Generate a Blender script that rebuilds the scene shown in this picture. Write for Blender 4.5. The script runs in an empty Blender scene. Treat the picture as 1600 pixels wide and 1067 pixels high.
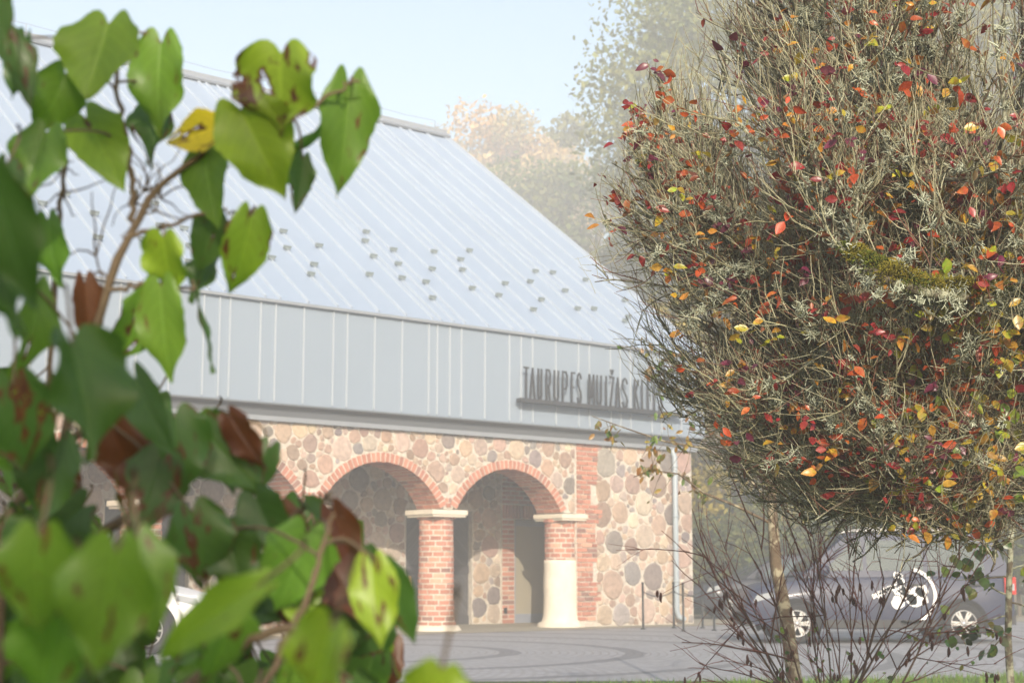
import bpy, math, random
import numpy as np
from mathutils import Vector, Matrix
S = bpy.context.scene
rng = np.random.default_rng(7)
random.seed(7)
R = math.radians

# ------------------------------------------------------------------ camera, sky, sun, exposure
F_PX = 2460.0
TILT = math.atan(362 / F_PX)
CAM = np.array([0, 0, 1.06])
cam_d = bpy.data.cameras.new('camera')
cam = bpy.data.objects.new('camera', cam_d)
S.collection.objects.link(cam)
cam.location = CAM
cam.rotation_euler = (math.pi / 2 + TILT, 0, 0)
cam_d.sensor_width = 36
cam_d.lens = 36 * F_PX / 1600
cam_d.clip_start = 0.05
cam_d.clip_end = 3000
cam_d.dof.use_dof = True
cam_d.dof.focus_distance = 4.9
cam_d.dof.aperture_fstop = 8.0
S.camera = cam

WALL_ANG = math.atan2(.656, .755)
SUN_EL, SUN_PHI = R(24), R(36)
_u = np.array([math.cos(WALL_ANG), math.sin(WALL_ANG)])
_n = np.array([-_u[1], _u[0]])
_s = -_n * math.cos(SUN_PHI) - _u * math.sin(SUN_PHI)      # horizontal direction towards the sun
SUN_AZ = math.atan2(_s[0], _s[1])                            # clockwise from +Y

world = bpy.data.worlds.new('World')
S.world = world
world.use_nodes = True
wn = world.node_tree
sky = wn.nodes.new('ShaderNodeTexSky')
sky.sky_type = 'NISHITA'
sky.sun_disc = False
sky.sun_elevation = SUN_EL
sky.sun_rotation = SUN_AZ
sky.air_density = 1.2
sky.dust_density = 3.0
wn.links.new(sky.outputs[0], wn.nodes['Background'].inputs[0])
wn.nodes['Background'].inputs[1].default_value = 0.15

sun_d = bpy.data.lights.new('sun', 'SUN')
sun = bpy.data.objects.new('sun', sun_d)
S.collection.objects.link(sun)
sun_d.energy = 5.0
sun_d.angle = R(0.6)
sun_d.color = (1.0, 0.89, 0.74)
_sd = Vector((_s[0] * math.cos(SUN_EL), _s[1] * math.cos(SUN_EL), math.sin(SUN_EL)))
sun.rotation_euler = _sd.to_track_quat('Z', 'Y').to_euler()

S.view_settings.view_transform = 'Standard'
S.view_settings.look = 'None'
S.view_settings.exposure = 0.74
S.view_settings.gamma = 1
S.cycles.use_denoising = True
S.cycles.max_bounces = 6
S.cycles.volume_bounces = 1
S.cycles.transparent_max_bounces = 8
S.cycles.sample_clamp_indirect = 6

HAZE_DENSITY = 0.0072

# ------------------------------------------------------------------ helpers
_fw = np.array([0, math.cos(TILT), math.sin(TILT)])
_up = np.array([0, -math.sin(TILT), math.cos(TILT)])
_rt = np.array([1., 0, 0])


def ray(px, py):
    return _fw + _rt * (px - 800) / F_PX + _up * (533.5 - py) / F_PX


def at(px, py, Y):
    d = ray(px, py)
    return CAM + d * (Y / d[1])


def ground_at(px, py):
    d = ray(px, py)
    return CAM + d * (-CAM[2] / d[2])


def tag(o, label=None, cat=None, group=None, kind=None):
    if label: o['label'] = label
    if cat: o['category'] = cat
    if group: o['group'] = group
    if kind: o['kind'] = kind
    return o


def empty(name, loc=(0, 0, 0), rz=0, **k):
    o = bpy.data.objects.new(name, None)
    S.collection.objects.link(o)
    o.location = loc
    o.rotation_euler = (0, 0, rz)
    o.empty_display_size = .2
    return tag(o, **k)


def link(name, me, parent=None, mats=()):
    for m in mats: me.materials.append(m)
    o = bpy.data.objects.new(name, me)
    S.collection.objects.link(o)
    if parent is not None: o.parent = parent
    return o


def copy_tree(o, parent=None):
    c = o.copy()
    S.collection.objects.link(c)
    if parent is not None: c.parent = parent
    for ch in list(o.children): copy_tree(ch, c)
    return c


class MB:
    """collects faces, then links them as one mesh object"""
    def __init__(s):
        s.v = []; s.n = 0; s.loops = []; s.tot = []; s.mi = []; s.col = []; s.sm = []

    def add(s, verts, faces, col=(1, 1, 1), mi=0, smooth=False, vcol=None):
        verts = np.asarray(verts, dtype=np.float32).reshape(-1, 3)
        if vcol is None:
            vcol = np.tile(np.asarray(col, dtype=np.float32), (len(verts), 1))
        s.v.append(verts); s.col.append(np.asarray(vcol, dtype=np.float32))
        if isinstance(faces, np.ndarray):
            s.loops.append((faces + s.n).ravel().astype(np.int32))
            s.tot.append(np.full(len(faces), faces.shape[1], np.int32))
            k = len(faces)
        else:
            s.loops.append(np.array([i + s.n for f in faces for i in f], np.int32))
            s.tot.append(np.array([len(f) for f in faces], np.int32))
            k = len(faces)
        s.mi.append(np.full(k, mi, np.int32)); s.sm.append(np.full(k, smooth, bool))
        s.n += len(verts)
        return s

    def box(s, a, b, col=(1, 1, 1), mi=0, f=None, bev=0):
        (x0, y0, z0), (x1, y1, z1) = a, b
        v = np.array([(x, y, z) for x in (x0, x1) for y in (y0, y1) for z in (z0, z1)], float)
        if f is not None: v = np.array([f(p) for p in v])
        s.add(v, [(0, 1, 3, 2), (4, 6, 7, 5), (0, 4, 5, 1), (2, 3, 7, 6), (0, 2, 6, 4), (1, 5, 7, 3)], col, mi)
        return s

    def lathe(s, prof, n=24, c=(0, 0, 0), axis='z', col=(1, 1, 1), mi=0, smooth=True):
        prof = np.asarray(prof, float)
        a = np.arange(n) * 2 * np.pi / n
        v = np.zeros((len(prof), n, 3))
        if axis == 'z':
            v[..., 0] = prof[:, :1] * np.cos(a); v[..., 1] = prof[:, :1] * np.sin(a); v[..., 2] = prof[:, 1:]
        else:
            v[..., 0] = prof[:, :1] * np.cos(a); v[..., 2] = prof[:, :1] * np.sin(a); v[..., 1] = prof[:, 1:]
        v += np.asarray(c)
        i, j = np.meshgrid(np.arange(len(prof) - 1), np.arange(n), indexing='ij')
        q = np.stack([i * n + j, i * n + (j + 1) % n, (i + 1) * n + (j + 1) % n, (i + 1) * n + j], -1).reshape(-1, 4)
        s.add(v.reshape(-1, 3), q, col, mi, smooth)
        return s

    def tubes(s, P, rad, sides=4, col=(1, 1, 1), mi=0, vcol=None, smooth=True):
        """P (N,K,3) poly-lines, rad (N,K)"""
        P = np.asarray(P, float)
        if P.ndim == 2: P = P[None]
        rad = np.asarray(rad, float)
        if rad.ndim == 1: rad = np.tile(rad, (len(P), 1))
        N, K, _ = P.shape
        T = np.gradient(P, axis=1)
        T /= np.linalg.norm(T, axis=2, keepdims=True) + 1e-9
        mean = T.mean(1)
        ref = np.where(np.abs(mean[:, 2:3]) < .8, np.array([[0, 0, 1.]]), np.array([[1., 0, 0]]))[:, None, :]
        A = np.cross(T, ref); A /= np.linalg.norm(A, axis=2, keepdims=True) + 1e-9
        B = np.cross(T, A)
        a = np.arange(sides) * 2 * np.pi / sides
        v = P[:, :, None, :] + rad[:, :, None, None] * (A[:, :, None, :] * np.cos(a)[None, None, :, None] + B[:, :, None, :] * np.sin(a)[None, None, :, None])
        n_, k_, j_ = np.meshgrid(np.arange(N), np.arange(K - 1), np.arange(sides), indexing='ij')
        b = n_ * K * sides
        j2 = (j_ + 1) % sides
        q = np.stack([b + k_ * sides + j_, b + k_ * sides + j2, b + (k_ + 1) * sides + j2, b + (k_ + 1) * sides + j_], -1).reshape(-1, 4)
        if vcol is not None:
            vcol = np.repeat(np.asarray(vcol), K * sides, axis=0)
        s.add(v.reshape(-1, 3), q, col, mi, smooth, vcol)
        return s

    def build(s, name, mats, parent=None, **k):
        me = bpy.data.meshes.new(name)
        V = np.concatenate(s.v); Lp = np.concatenate(s.loops); T = np.concatenate(s.tot)
        me.vertices.add(len(V)); me.vertices.foreach_set('co', V.ravel())
        me.loops.add(len(Lp)); me.loops.foreach_set('vertex_index', Lp)
        me.polygons.add(len(T))
        st = np.concatenate([[0], np.cumsum(T)[:-1]]).astype(np.int32)
        me.polygons.foreach_set('loop_start', st)
        me.polygons.foreach_set('material_index', np.concatenate(s.mi))
        me.polygons.foreach_set('use_smooth', np.concatenate(s.sm))
        c = np.concatenate(s.col)
        if c.shape[1] == 3: c = np.concatenate([c, np.ones((len(c), 1), np.float32)], 1)
        at_ = me.color_attributes.new('col', 'FLOAT_COLOR', 'POINT')
        at_.data.foreach_set('color', c.ravel().astype(np.float32))
        me.update(calc_edges=True); me.validate()
        if not isinstance(mats, (list, tuple)): mats = [mats]
        return tag(link(name, me, parent, mats), **k)


# ------------------------------------------------------------------ materials
class NT:
    def __init__(s, name):
        s.m = bpy.data.materials.new(name); s.m.use_nodes = True
        s.t = s.m.node_tree; s.t.nodes.clear()
        s.out = s.t.nodes.new('ShaderNodeOutputMaterial')

    def n(s, typ, **k):
        nd = s.t.nodes.new('ShaderNode' + typ)
        for a, b in k.items():
            if a.startswith('i_'):
                key = a[2:]
                key = int(key) if key.isdigit() else key.replace('_', ' ')
                if hasattr(b, 'is_output'): s.t.links.new(b, nd.inputs[key])
                else: nd.inputs[key].default_value = b
            else: setattr(nd, a, b)
        return nd

    def l(s, a, b): s.t.links.new(a, b)

    def noise(s, vec, scale, detail=4, rough=.55):
        nd = s.n('TexNoise', i_Scale=scale, i_Detail=float(detail), i_Roughness=rough)
        if vec is not None: s.l(vec, nd.inputs['Vector'])
        return nd.outputs['Fac']

    def ramp(s, fac, stops):
        nd = s.n('ValToRGB'); s.l(fac, nd.inputs[0])
        e = nd.color_ramp.elements
        while len(e) < len(stops): e.new(.5)
        for i, (p, c) in enumerate(stops):
            e[i].position = p; e[i].color = (*c, 1) if len(c) == 3 else c
        return nd.outputs[0]

    def mix(s, fac, a, b, mode='MIX'):
        nd = s.n('Mix', data_type='RGBA', blend_type=mode)
        for x, i in ((fac, 0), (a, 6), (b, 7)):
            if hasattr(x, 'is_output'): s.l(x, nd.inputs[i])
            else: nd.inputs[i].default_value = x if i == 0 else (*x, 1)
        return nd.outputs[2]

    def math(s, op, a, b=0.0, c=0.0):
        nd = s.n('Math', operation=op)
        for i, x in enumerate((a, b, c)):
            if hasattr(x, 'is_output'): s.l(x, nd.inputs[i])
            else: nd.inputs[i].default_value = x
        return nd.outputs[0]

    def principled(s, color, rough=.7, bump=None, bstr=.3, bdist=.01, metal=0, spec=.5, **k):
        p = s.n('BsdfPrincipled')
        for x, key in ((color, 'Base Color'), (rough, 'Roughness'), (metal, 'Metallic'), (spec, 'Specular IOR Level')):
            if hasattr(x, 'is_output'): s.l(x, p.inputs[key])
            else: p.inputs[key].default_value = (*x, 1) if isinstance(x, tuple) else x
        for a, b in k.items(): p.inputs[a.replace('_', ' ')].default_value = b
        if bump is not None:
            bn = s.n('Bump', i_Strength=bstr, i_Distance=bdist); s.l(bump, bn.inputs['Height'])
            s.l(bn.outputs[0], p.inputs['Normal'])
        return p.outputs[0]

    def done(s, sh):
        s.l(sh, s.out.inputs['Surface']); return s.m


def obj_co(n): return n.n('TexCoord').outputs['Object']
def col_at(n): return n.n('VertexColor', layer_name='col').outputs['Color']


def mat_plain(name, color, rough=.6, metal=0, var=.12, scale=6, spec=.5, bstr=.1):
    n = NT(name); co = obj_co(n)
    f = n.noise(co, scale, 5)
    c = n.mix(f, tuple(x * (1 - var) for x in color), tuple(min(1, x * (1 + var)) for x in color))
    return n.done(n.principled(c, rough, f, bstr, .005, metal, spec))


def mat_attr(name, rough=.75, scale=25, var=.35, bstr=.4, bdist=.01, spec=.4):
    n = NT(name); co = obj_co(n)
    f = n.noise(co, scale, 6, .65)
    f2 = n.noise(co, scale * .15, 3)
    k = n.math('MULTIPLY_ADD', f, var * 2, 1 - var)
    c = n.mix(1.0, col_at(n), n.mix(f2, (.85, .85, .85), (1.1, 1.1, 1.1)), 'MULTIPLY')
    g = n.n('CombineColor'); [n.l(k, g.inputs[i]) for i in range(3)]
    c = n.mix(1.0, c, g.outputs[0], 'MULTIPLY')
    return n.done(n.principled(c, rough, f, bstr, bdist, 0, spec))


def mat_leaf(name, transl=.35, rough=.5, spec=.3):
    n = NT(name)
    c = col_at(n)
    f = n.noise(obj_co(n), 60, 3)
    c = n.mix(n.math('MULTIPLY', f, .35), c, n.mix(1., c, (.6, .6, .55), 'MULTIPLY'))
    p = n.principled(c, rough, None, spec=spec)
    t = n.n('BsdfTranslucent'); n.l(n.mix(1., c, (1.25, 1.25, .8), 'MULTIPLY'), t.inputs[0])
    m = n.n('MixShader', i_0=transl); n.l(p, m.inputs[1]); n.l(t.outputs[0], m.inputs[2])
    return n.done(m.outputs[0])


def mat_mortar():
    n = NT('lime_mortar'); co = obj_co(n)
    f = n.noise(co, 14, 8, .7); g = n.noise(co, 2.2, 4)
    v = n.n('TexVoronoi', i_Scale=13.); n.l(co, v.inputs['Vector'])
    c = n.ramp(f, [(.25, (.40, .36, .31)), (.5, (.55, .51, .45)), (.75, (.67, .64, .58))])
    c = n.mix(n.math('MULTIPLY', g, .55), c, (.50, .42, .33))
    h = n.math('ADD', f, n.math('MULTIPLY', v.outputs['Distance'], -.6))
    return n.done(n.principled(c, .92, h, .9, .03, 0, .2))


def mat_roof(name, base, rough):
    n = NT(name); co = obj_co(n)
    g = n.noise(co, .45, 4); f = n.noise(co, 3, 5)
    c = n.mix(g, tuple(x * .94 for x in base), tuple(x * 1.05 for x in base))
    r = n.math('MULTIPLY_ADD', f, .15, rough)
    return n.done(n.principled(c, r, g, .06, .05, .0, .5))


def mat_paving():
    n = NT('granite_setts')
    geo = n.n('NewGeometry').outputs['Position']
    sub = n.n('VectorMath', operation='SUBTRACT'); n.l(geo, sub.inputs[0]); sub.inputs[1].default_value = (-2.65, 21.7, 0)
    ln = n.n('VectorMath', operation='LENGTH'); n.l(sub.outputs[0], ln.inputs[0])
    r = n.math('ADD', ln.outputs['Value'], n.math('MULTIPLY', n.noise(geo, 1.2, 3), .18))
    ph = n.math('FRACT', n.math('DIVIDE', r, 1.68))
    band = n.math('LESS_THAN', n.math('ABSOLUTE', n.math('SUBTRACT', ph, .62)), .085)
    x = n.n('SeparateXYZ'); n.l(sub.outputs[0], x.inputs[0])
    ang = n.math('ARCTAN2', x.outputs[1], x.outputs[0])
    cv = n.n('CombineXYZ'); n.l(n.math('MULTIPLY', ang, 4.5), cv.inputs[0]); n.l(ln.outputs['Value'], cv.inputs[1])
    br = n.n('TexBrick', i_Scale=1., i_Mortar_Size=.012, i_Brick_Width=.13, i_Row_Height=.11, i_Mortar_Smooth=.3)
    n.l(cv.outputs[0], br.inputs['Vector'])
    br.inputs['Color1'].default_value = (.225, .23, .25, 1); br.inputs['Color2'].default_value = (.33, .335, .36, 1); br.inputs['Mortar'].default_value = (.17, .16, .15, 1)
    big = n.noise(geo, .5, 4)
    c = n.mix(n.math('MULTIPLY', big, .4), br.outputs['Color'], (.27, .265, .27))
    c = n.mix(n.math('MULTIPLY', band, .68), c, (.085, .085, .09))
    fine = n.noise(geo, 40, 4)
    c = n.mix(n.math('MULTIPLY', fine, .3), c, (.36, .36, .38))
    h = n.math('ADD', n.math('MULTIPLY', br.outputs['Fac'], -1), n.math('MULTIPLY', fine, .5))
    return n.done(n.principled(c, .75, h, .5, .012, 0, .4))


def mat_gravel():
    n = NT('gravel_verge'); geo = n.n('NewGeometry').outputs['Position']
    f = n.noise(geo, 30, 6, .7); g = n.noise(geo, 1.5, 3)
    c = n.ramp(f, [(.3, (.20, .17, .13)), (.55, (.36, .32, .26)), (.75, (.48, .44, .38))])
    c = n.mix(n.math('MULTIPLY', g, .35), c, (.16, .17, .09))
    return n.done(n.principled(c, .95, f, .6, .015, 0, .2))


def mat_soil():
    n = NT('meadow'); geo = n.n('NewGeometry').outputs['Position']
    f = n.noise(geo, 5, 7, .7); g = n.noise(geo, .25, 3)
    c = n.ramp(f, [(.3, (.035, .05, .015)), (.55, (.06, .10, .03)), (.75, (.12, .13, .05))])
    c = n.mix(n.math('MULTIPLY', g, .4), c, (.12, .09, .04))
    return n.done(n.principled(c, .95, f, .8, .05, 0, .2))


def mat_bark(name, a, b, lich=None, scale=30, thr=.52):
    n = NT(name); co = obj_co(n)
    f = n.noise(co, scale, 6, .7); g = n.noise(co, scale * .35, 5, .6)
    c = n.mix(f, a, b)
    if lich: c = n.mix(n.ramp(g, [(thr - .04, (0, 0, 0)), (thr + .06, (1, 1, 1))]), c, lich)
    return n.done(n.principled(c, .9, f, .5, .003, 0, .2))


def mat_lilac():
    """heart leaves: 'col' rgb = leaf green, alpha unused; 'luv' = (along, across, seed)"""
    n = NT('heart_leaf')
    at_ = n.n('Attribute', attribute_name='luv')
    c0 = col_at(n)
    uv = at_.outputs['Vector']
    sp = n.n('SeparateXYZ'); n.l(uv, sp.inputs[0])
    s_, v_, seed = sp.outputs
    off = n.n('CombineXYZ'); n.l(s_, off.inputs[0]); n.l(v_, off.inputs[1]); n.l(n.math('MULTIPLY', seed, 37.), off.inputs[2])
    # soft mottling, pale midrib and side veins
    c = n.mix(n.math('MULTIPLY', n.noise(off.outputs[0], 3.5, 7, .7), .8), c0, n.mix(1., c0, (1.5, 1.25, .8), 'MULTIPLY'))
    av = n.math('ABSOLUTE', v_)
    rib = n.math('SUBTRACT', 1., n.math('SMOOTH_MIN', n.math('MULTIPLY', av, 14.), 1., .3))
    w = n.math('PINGPONG', n.math('ADD', n.math('MULTIPLY', s_, 1.), n.math('MULTIPLY', av, -.35)), .07)
    vein = n.math('MULTIPLY', n.math('LESS_THAN', w, .0065), .35)
    c = n.mix(n.math('MAXIMUM', n.math('MULTIPLY', rib, .55), vein), c, n.mix(1., c0, (1.9, 1.7, 1.5), 'MULTIPLY'))
    # brown blotches, more of them towards tip and edge
    bl = n.noise(off.outputs[0], 2.3, 5, .6)
    edge = n.math('MULTIPLY', n.math('POWER', n.math('MAXIMUM', av, s_), 6.), .05)
    seedb = n.math('MULTIPLY', n.math('FRACT', n.math('MULTIPLY', seed, 7.31)), .13)
    bv = n.math('ADD', n.math('ADD', bl, edge), seedb)
    bm = n.ramp(bv, [(.675, (0, 0, 0)), (.695, (1, 1, 1))])
    brown = n.mix(n.noise(off.outputs[0], 9, 4), (.03, .010, .006), (.17, .06, .02))
    c = n.mix(bm, c, brown)
    hgt = n.math('ADD', n.math('MULTIPLY', rib, -.6), n.math('MULTIPLY', vein, -1.))
    p = n.principled(c, n.math('MULTIPLY_ADD', bl, .4, .22), hgt, .55, .003, 0, .45)
    t = n.n('BsdfTranslucent'); n.l(n.mix(1., c, (1.15, 1.45, .5), 'MULTIPLY'), t.inputs[0])
    m = n.n('MixShader', i_0=.36); n.l(p, m.inputs[1]); n.l(t.outputs[0], m.inputs[2])
    hole = n.n('BsdfTransparent'); m2 = n.n('MixShader')                  # eaten holes inside the largest blotches
    n.l(n.ramp(bv, [(.765, (0, 0, 0)), (.772, (1, 1, 1))]), m2.inputs[0]); n.l(m.outputs[0], m2.inputs[1]); n.l(hole.outputs[0], m2.inputs[2])
    return n.done(m2.outputs[0])


def mat_glass(name, tint=(.06, .07, .07), tr=.45, refl=.9, base=.12):
    n = NT(name)
    g = n.n('BsdfGlossy', i_Roughness=.03); g.inputs[0].default_value = (.9, .93, .95, 1)
    t = n.n('BsdfTransparent'); t.inputs[0].default_value = (.75, .8, .78, 1)
    d = n.n('BsdfDiffuse'); d.inputs[0].default_value = (*tint, 1)
    m1 = n.n('MixShader', i_0=tr); n.l(d.outputs[0], m1.inputs[1]); n.l(t.outputs[0], m1.inputs[2])
    fr = n.n('Fresnel', i_IOR=1.6)
    m2 = n.n('MixShader'); n.l(n.math('MULTIPLY_ADD', fr.outputs[0], refl, base), m2.inputs[0]); n.l(m1.outputs[0], m2.inputs[1]); n.l(g.outputs[0], m2.inputs[2])
    return n.done(m2.outputs[0])


def mat_paint(name, c, rough=.35):
    n = NT(name); f = n.noise(obj_co(n), 2.5, 5)
    col = n.mix(f, tuple(x * .85 for x in c), tuple(x * 1.15 for x in c))
    return n.done(n.principled(col, n.math('MULTIPLY_ADD', f, .2, rough - .05), None, 0, 0, .0, .35, Coat_Weight=.12, Coat_Roughness=.1))


M = {}
M['mortar'] = mat_mortar()
M['stone'] = mat_attr('fieldstone', .85, 14, .5, .8, .02)
M['brick'] = mat_attr('brick', .88, 35, .3, .5, .006, .25)
M['roof'] = mat_roof('roof_sheet', (.27, .335, .435), .42)
M['seam'] = mat_roof('seam_sheet', (.37, .425, .505), .42)
M['fascia'] = mat_roof('fascia_sheet', (.225, .275, .34), .5)
M['fseam_lit'] = mat_roof('fascia_seam_lit', (.36, .40, .45), .45)  # lighter copy of the fascia sheet, paints in the light its seams catch
M['trim'] = mat_plain('grey_trim', (.23, .25, .28), .5, 0, .08)
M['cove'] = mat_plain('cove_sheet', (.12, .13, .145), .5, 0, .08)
M['guard'] = mat_plain('guard_metal', (.21, .25, .26), .5)
M['dark_trim'] = mat_plain('ridge_trim', (.22, .24, .27), .5)
M['sign'] = mat_plain('sign_charcoal', (.035, .038, .045), .55)
M['limestone'] = mat_plain('pale_limestone', (.62, .56, .46), .85, 0, .12, 9, .3, .3)
M['plaster'] = mat_plain('lime_plaster', (.66, .60, .50), .92, 0, .24, 4.5, .15, .6)
M['wood_dark'] = mat_attr('dark_planks', .7, 12, .3, .3, .004)
M['zinc'] = mat_plain('zinc_pipe', (.30, .35, .39), .45, 0, .08)
M['black_metal'] = mat_plain('black_iron', (.018, .02, .02), .5)
M['frame'] = mat_plain('grey_frame', (.24, .26, .31), .45)
M['glass'] = mat_glass('door_glass', (.46, .41, .30), .18)
M['carglass'] = mat_glass('car_glass', (.06, .085, .085), .25, .4, .04)
M['leaf'] = mat_leaf('tree_leaf', .35)
M['autumn'] = mat_leaf('autumn_leaf', .30, .33, .5)
M['bark'] = mat_bark('tree_bark', (.08, .065, .05), (.19, .16, .12))
M['paving'] = mat_paving(); M['gravel'] = mat_gravel(); M['soil'] = mat_soil()
M['wood'] = mat_plain('honey_wood', (.36, .19, .08), .6, 0, .2, 8)

# ------------------------------------------------------------------ ground
def sheet(name, pts, z, mat, label, cat):
    mb = MB(); mb.add([(x, y, z) for x, y in pts], [tuple(range(len(pts)))])
    return mb.build(name, mat, None, label=label, cat=cat, kind='structure')


sheet('ground', [(-170, -60), (190, -60), (190, 210), (-170, 210)], 0.0, M['soil'], 'dull green meadow ground stretching to the far trees', 'ground')
P0 = ground_at(699, 986); P0[2] = 0
def W2(t, w): return (P0[0] + _u[0] * t + _n[0] * w, P0[1] + _u[1] * t + _n[1] * w)
sheet('courtyard', [(-24, 15.4), (3.2, 16.0), (16, 20.3), (22, 22), (22, 31.2), W2(12, -1.0), W2(-20, -1.0)], .004, M['paving'], 'grey granite sett courtyard laid in concentric dark rings', 'paving')
sheet('gravel_strip', [W2(-20, -1.0), W2(12, -1.0), (22, 31.2), (22, 40), W2(9.5, 8), W2(6.7, 3), W2(-20, 3)], .008, M['gravel'], 'beige gravel strip between the courtyard and the stone wall', 'path')


def grass_patch():
    n = NT('lawn_grass'); c = col_at(n)
    p = n.principled(c, .6, None, spec=.3)
    t = n.n('BsdfTranslucent'); n.l(c, t.inputs[0])
    m = n.n('MixShader', i_0=.3); n.l(p, m.inputs[1]); n.l(t.outputs[0], m.inputs[2])
    mt = n.done(m.outputs[0])
    N = 42000
    x = rng.uniform(-2, 9, N); y = rng.uniform(11, 18.4, N)
    lim = 16.0 + (x - 3.2) * .336
    ok = (y < np.minimum(lim, 19)) & (y > 11.5); x, y = x[ok], y[ok]; N = len(x)
    h = rng.uniform(.04, .10, N); a = rng.uniform(0, 2 * np.pi, N)
    dx, dy = np.cos(a) * .006, np.sin(a) * .006
    lx, ly = rng.normal(0, .02, N), rng.normal(0, .02, N)
    z = np.full(N, 0.0)
    v = np.stack([np.stack([x - dx, y - dy, z], 1), np.stack([x + dx, y + dy, z], 1), np.stack([x + lx, y + ly, h], 1)], 1)
    g = rng.uniform(.7, 1.3, (N, 1)) * np.array([[.14, .24, .04]])
    g[rng.random(N) < .12] = (.22, .17, .06)
    mb = MB(); mb.add(v.reshape(-1, 3), np.arange(N * 3).reshape(-1, 3), vcol=np.repeat(g, 3, 0))
    mb.build('lawn_grass', mt, None, label='short green lawn grass at the near edge of the courtyard', cat='grass', kind='stuff')
grass_patch()

# ------------------------------------------------------------------ the granary
bld = empty('granary_building', (P0[0], P0[1], 0), WALL_ANG, label='long fieldstone granary with brick arcade, pale metal fascia and steep metal roof', cat='building')
SP = 3.06
AX = [SP * i for i in range(-4, 2)]                      # column axes
ARC_C = [(AX[i] + AX[i + 1]) / 2 for i in range(5)]      # arch centres
RI, RE, ZC, ZS = 1.505, 1.675, 1.555, 2.25               # arch radii, centre height, springing
T0, T1 = -16.5, 6.7
HF = 3.72
TH = .7


def stones(mb, ok, t0, t1, z0, z1, y, seed, mi, rmax=.30, out=-1, hmul=1.0):
    g = np.random.default_rng(seed)
    C = np.zeros((0, 2)); Rr = np.zeros(0)
    area = (t1 - t0) * (z1 - z0)
    for r, k in ((rmax, 30), (rmax * .78, 60), (rmax * .6, 120), (rmax * .45, 200), (rmax * .32, 300), (rmax * .24, 260), (rmax * .17, 220)):
        for _ in range(int(area * k * .55)):
            p = np.array([g.uniform(t0, t1), g.uniform(z0, z1)]); rr = r * g.uniform(.8, 1.12)
            if len(C):
                d = np.hypot(C[:, 0] - p[0], C[:, 1] - p[1])
                if (d < (Rr + rr) * .98).any(): continue
            a = np.arange(8) * np.pi / 4
            if not ok(p[0] + np.cos(a) * rr * .75, p[1] + np.sin(a) * rr * .75).all(): continue
            C = np.vstack([C, p]); Rr = np.append(Rr, rr)
    K = 11
    pal = np.array([(.38, .28, .22), (.41, .31, .24), (.33, .27, .24), (.45, .36, .28), (.36, .25, .20), (.28, .25, .24), (.42, .33, .27), (.48, .40, .32), (.22, .19, .18), (.39, .28, .22), (.30, .22, .18)])
    for i in range(len(C)):
        a0 = g.uniform(0, 1); a = a0 + np.arange(K) * 2 * np.pi / K
        e = np.stack([np.cos(a), np.sin(a)], 1)
        sq = g.uniform(0, np.pi); asp = g.uniform(1.0, 1.3)
        lim = Rr[i] * (1.6 + .4 * np.cos(2 * (a - sq))) * asp * g.uniform(.74, 1.2, K)
        D = C - C[i]; d2 = (D ** 2).sum(1)
        nb = np.where((d2 > 1e-9) & (d2 < (Rr + Rr[i] * 1.5 + .15) ** 2))[0]
        for j in nb:
            de = e @ D[j]
            s_ = np.where(de > 1e-3, (d2[j] + Rr[i] ** 2 - Rr[j] ** 2) / (2 * np.maximum(de, 1e-3)), 9)
            lim = np.minimum(lim, s_ - g.uniform(.002, .010))
        lim = np.maximum(lim, Rr[i] * .35) * g.uniform(.88, 1.07, K)
        lim = (np.roll(lim, 1) + 5 * lim + np.roll(lim, -1)) / 7
        for _ in range(5):
            bad = ~ok(C[i, 0] + e[:, 0] * lim, C[i, 1] + e[:, 1] * lim)
            lim = np.where(bad, lim * .85, lim)
        h = (.014 + .075 * Rr[i] * g.uniform(.5, 1.2)) * hmul
        vs = []
        for sc, hh in ((1.0, -.01), (.92, .72), (.66, .96)):
            jit = g.normal(0, .13 * h, K)
            vs.append(np.stack([C[i, 0] + e[:, 0] * lim * sc, np.full(K, y) + out * (h * hh + jit), C[i, 1] + e[:, 1] * lim * sc], 1))
        vs.append(np.array([[C[i, 0], y + out * h, C[i, 1]]]))
        V = np.concatenate(vs)
        fs = []
        for r_ in range(2):
            for k in range(K):
                q = (r_ * K + k, r_ * K + (k + 1) % K, (r_ + 1) * K + (k + 1) % K, (r_ + 1) * K + k)
                fs.append(q if out < 0 else q[::-1])
        for k in range(K):
            q = (2 * K + k, 2 * K + (k + 1) % K, 3 * K); fs.append(q if out < 0 else q[::-1])
        c = pal[g.integers(len(pal))] * g.uniform(.8, 1.2) * np.array([1, g.uniform(.95, 1.03), g.uniform(.9, 1.05)])
        mb.add(V, fs, c, mi, False)


def bcol(g=rng):
    r = g.random()
    c = np.array((.44, .195, .135)) if r < .6 else np.array((.37, .165, .12)) if r < .8 else np.array((.50, .27, .19)) if r < .93 else np.array((.28, .16, .13))
    return c * g.uniform(.82, 1.2)


def zarc(t, rad):
    z = np.full(np.shape(t), -1.0)
    for c in ARC_C:
        d = rad ** 2 - (t - c) ** 2
        z = np.where(d > 0, np.maximum(z, ZC + np.sqrt(np.maximum(d, 0))), z)
    return z


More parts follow.
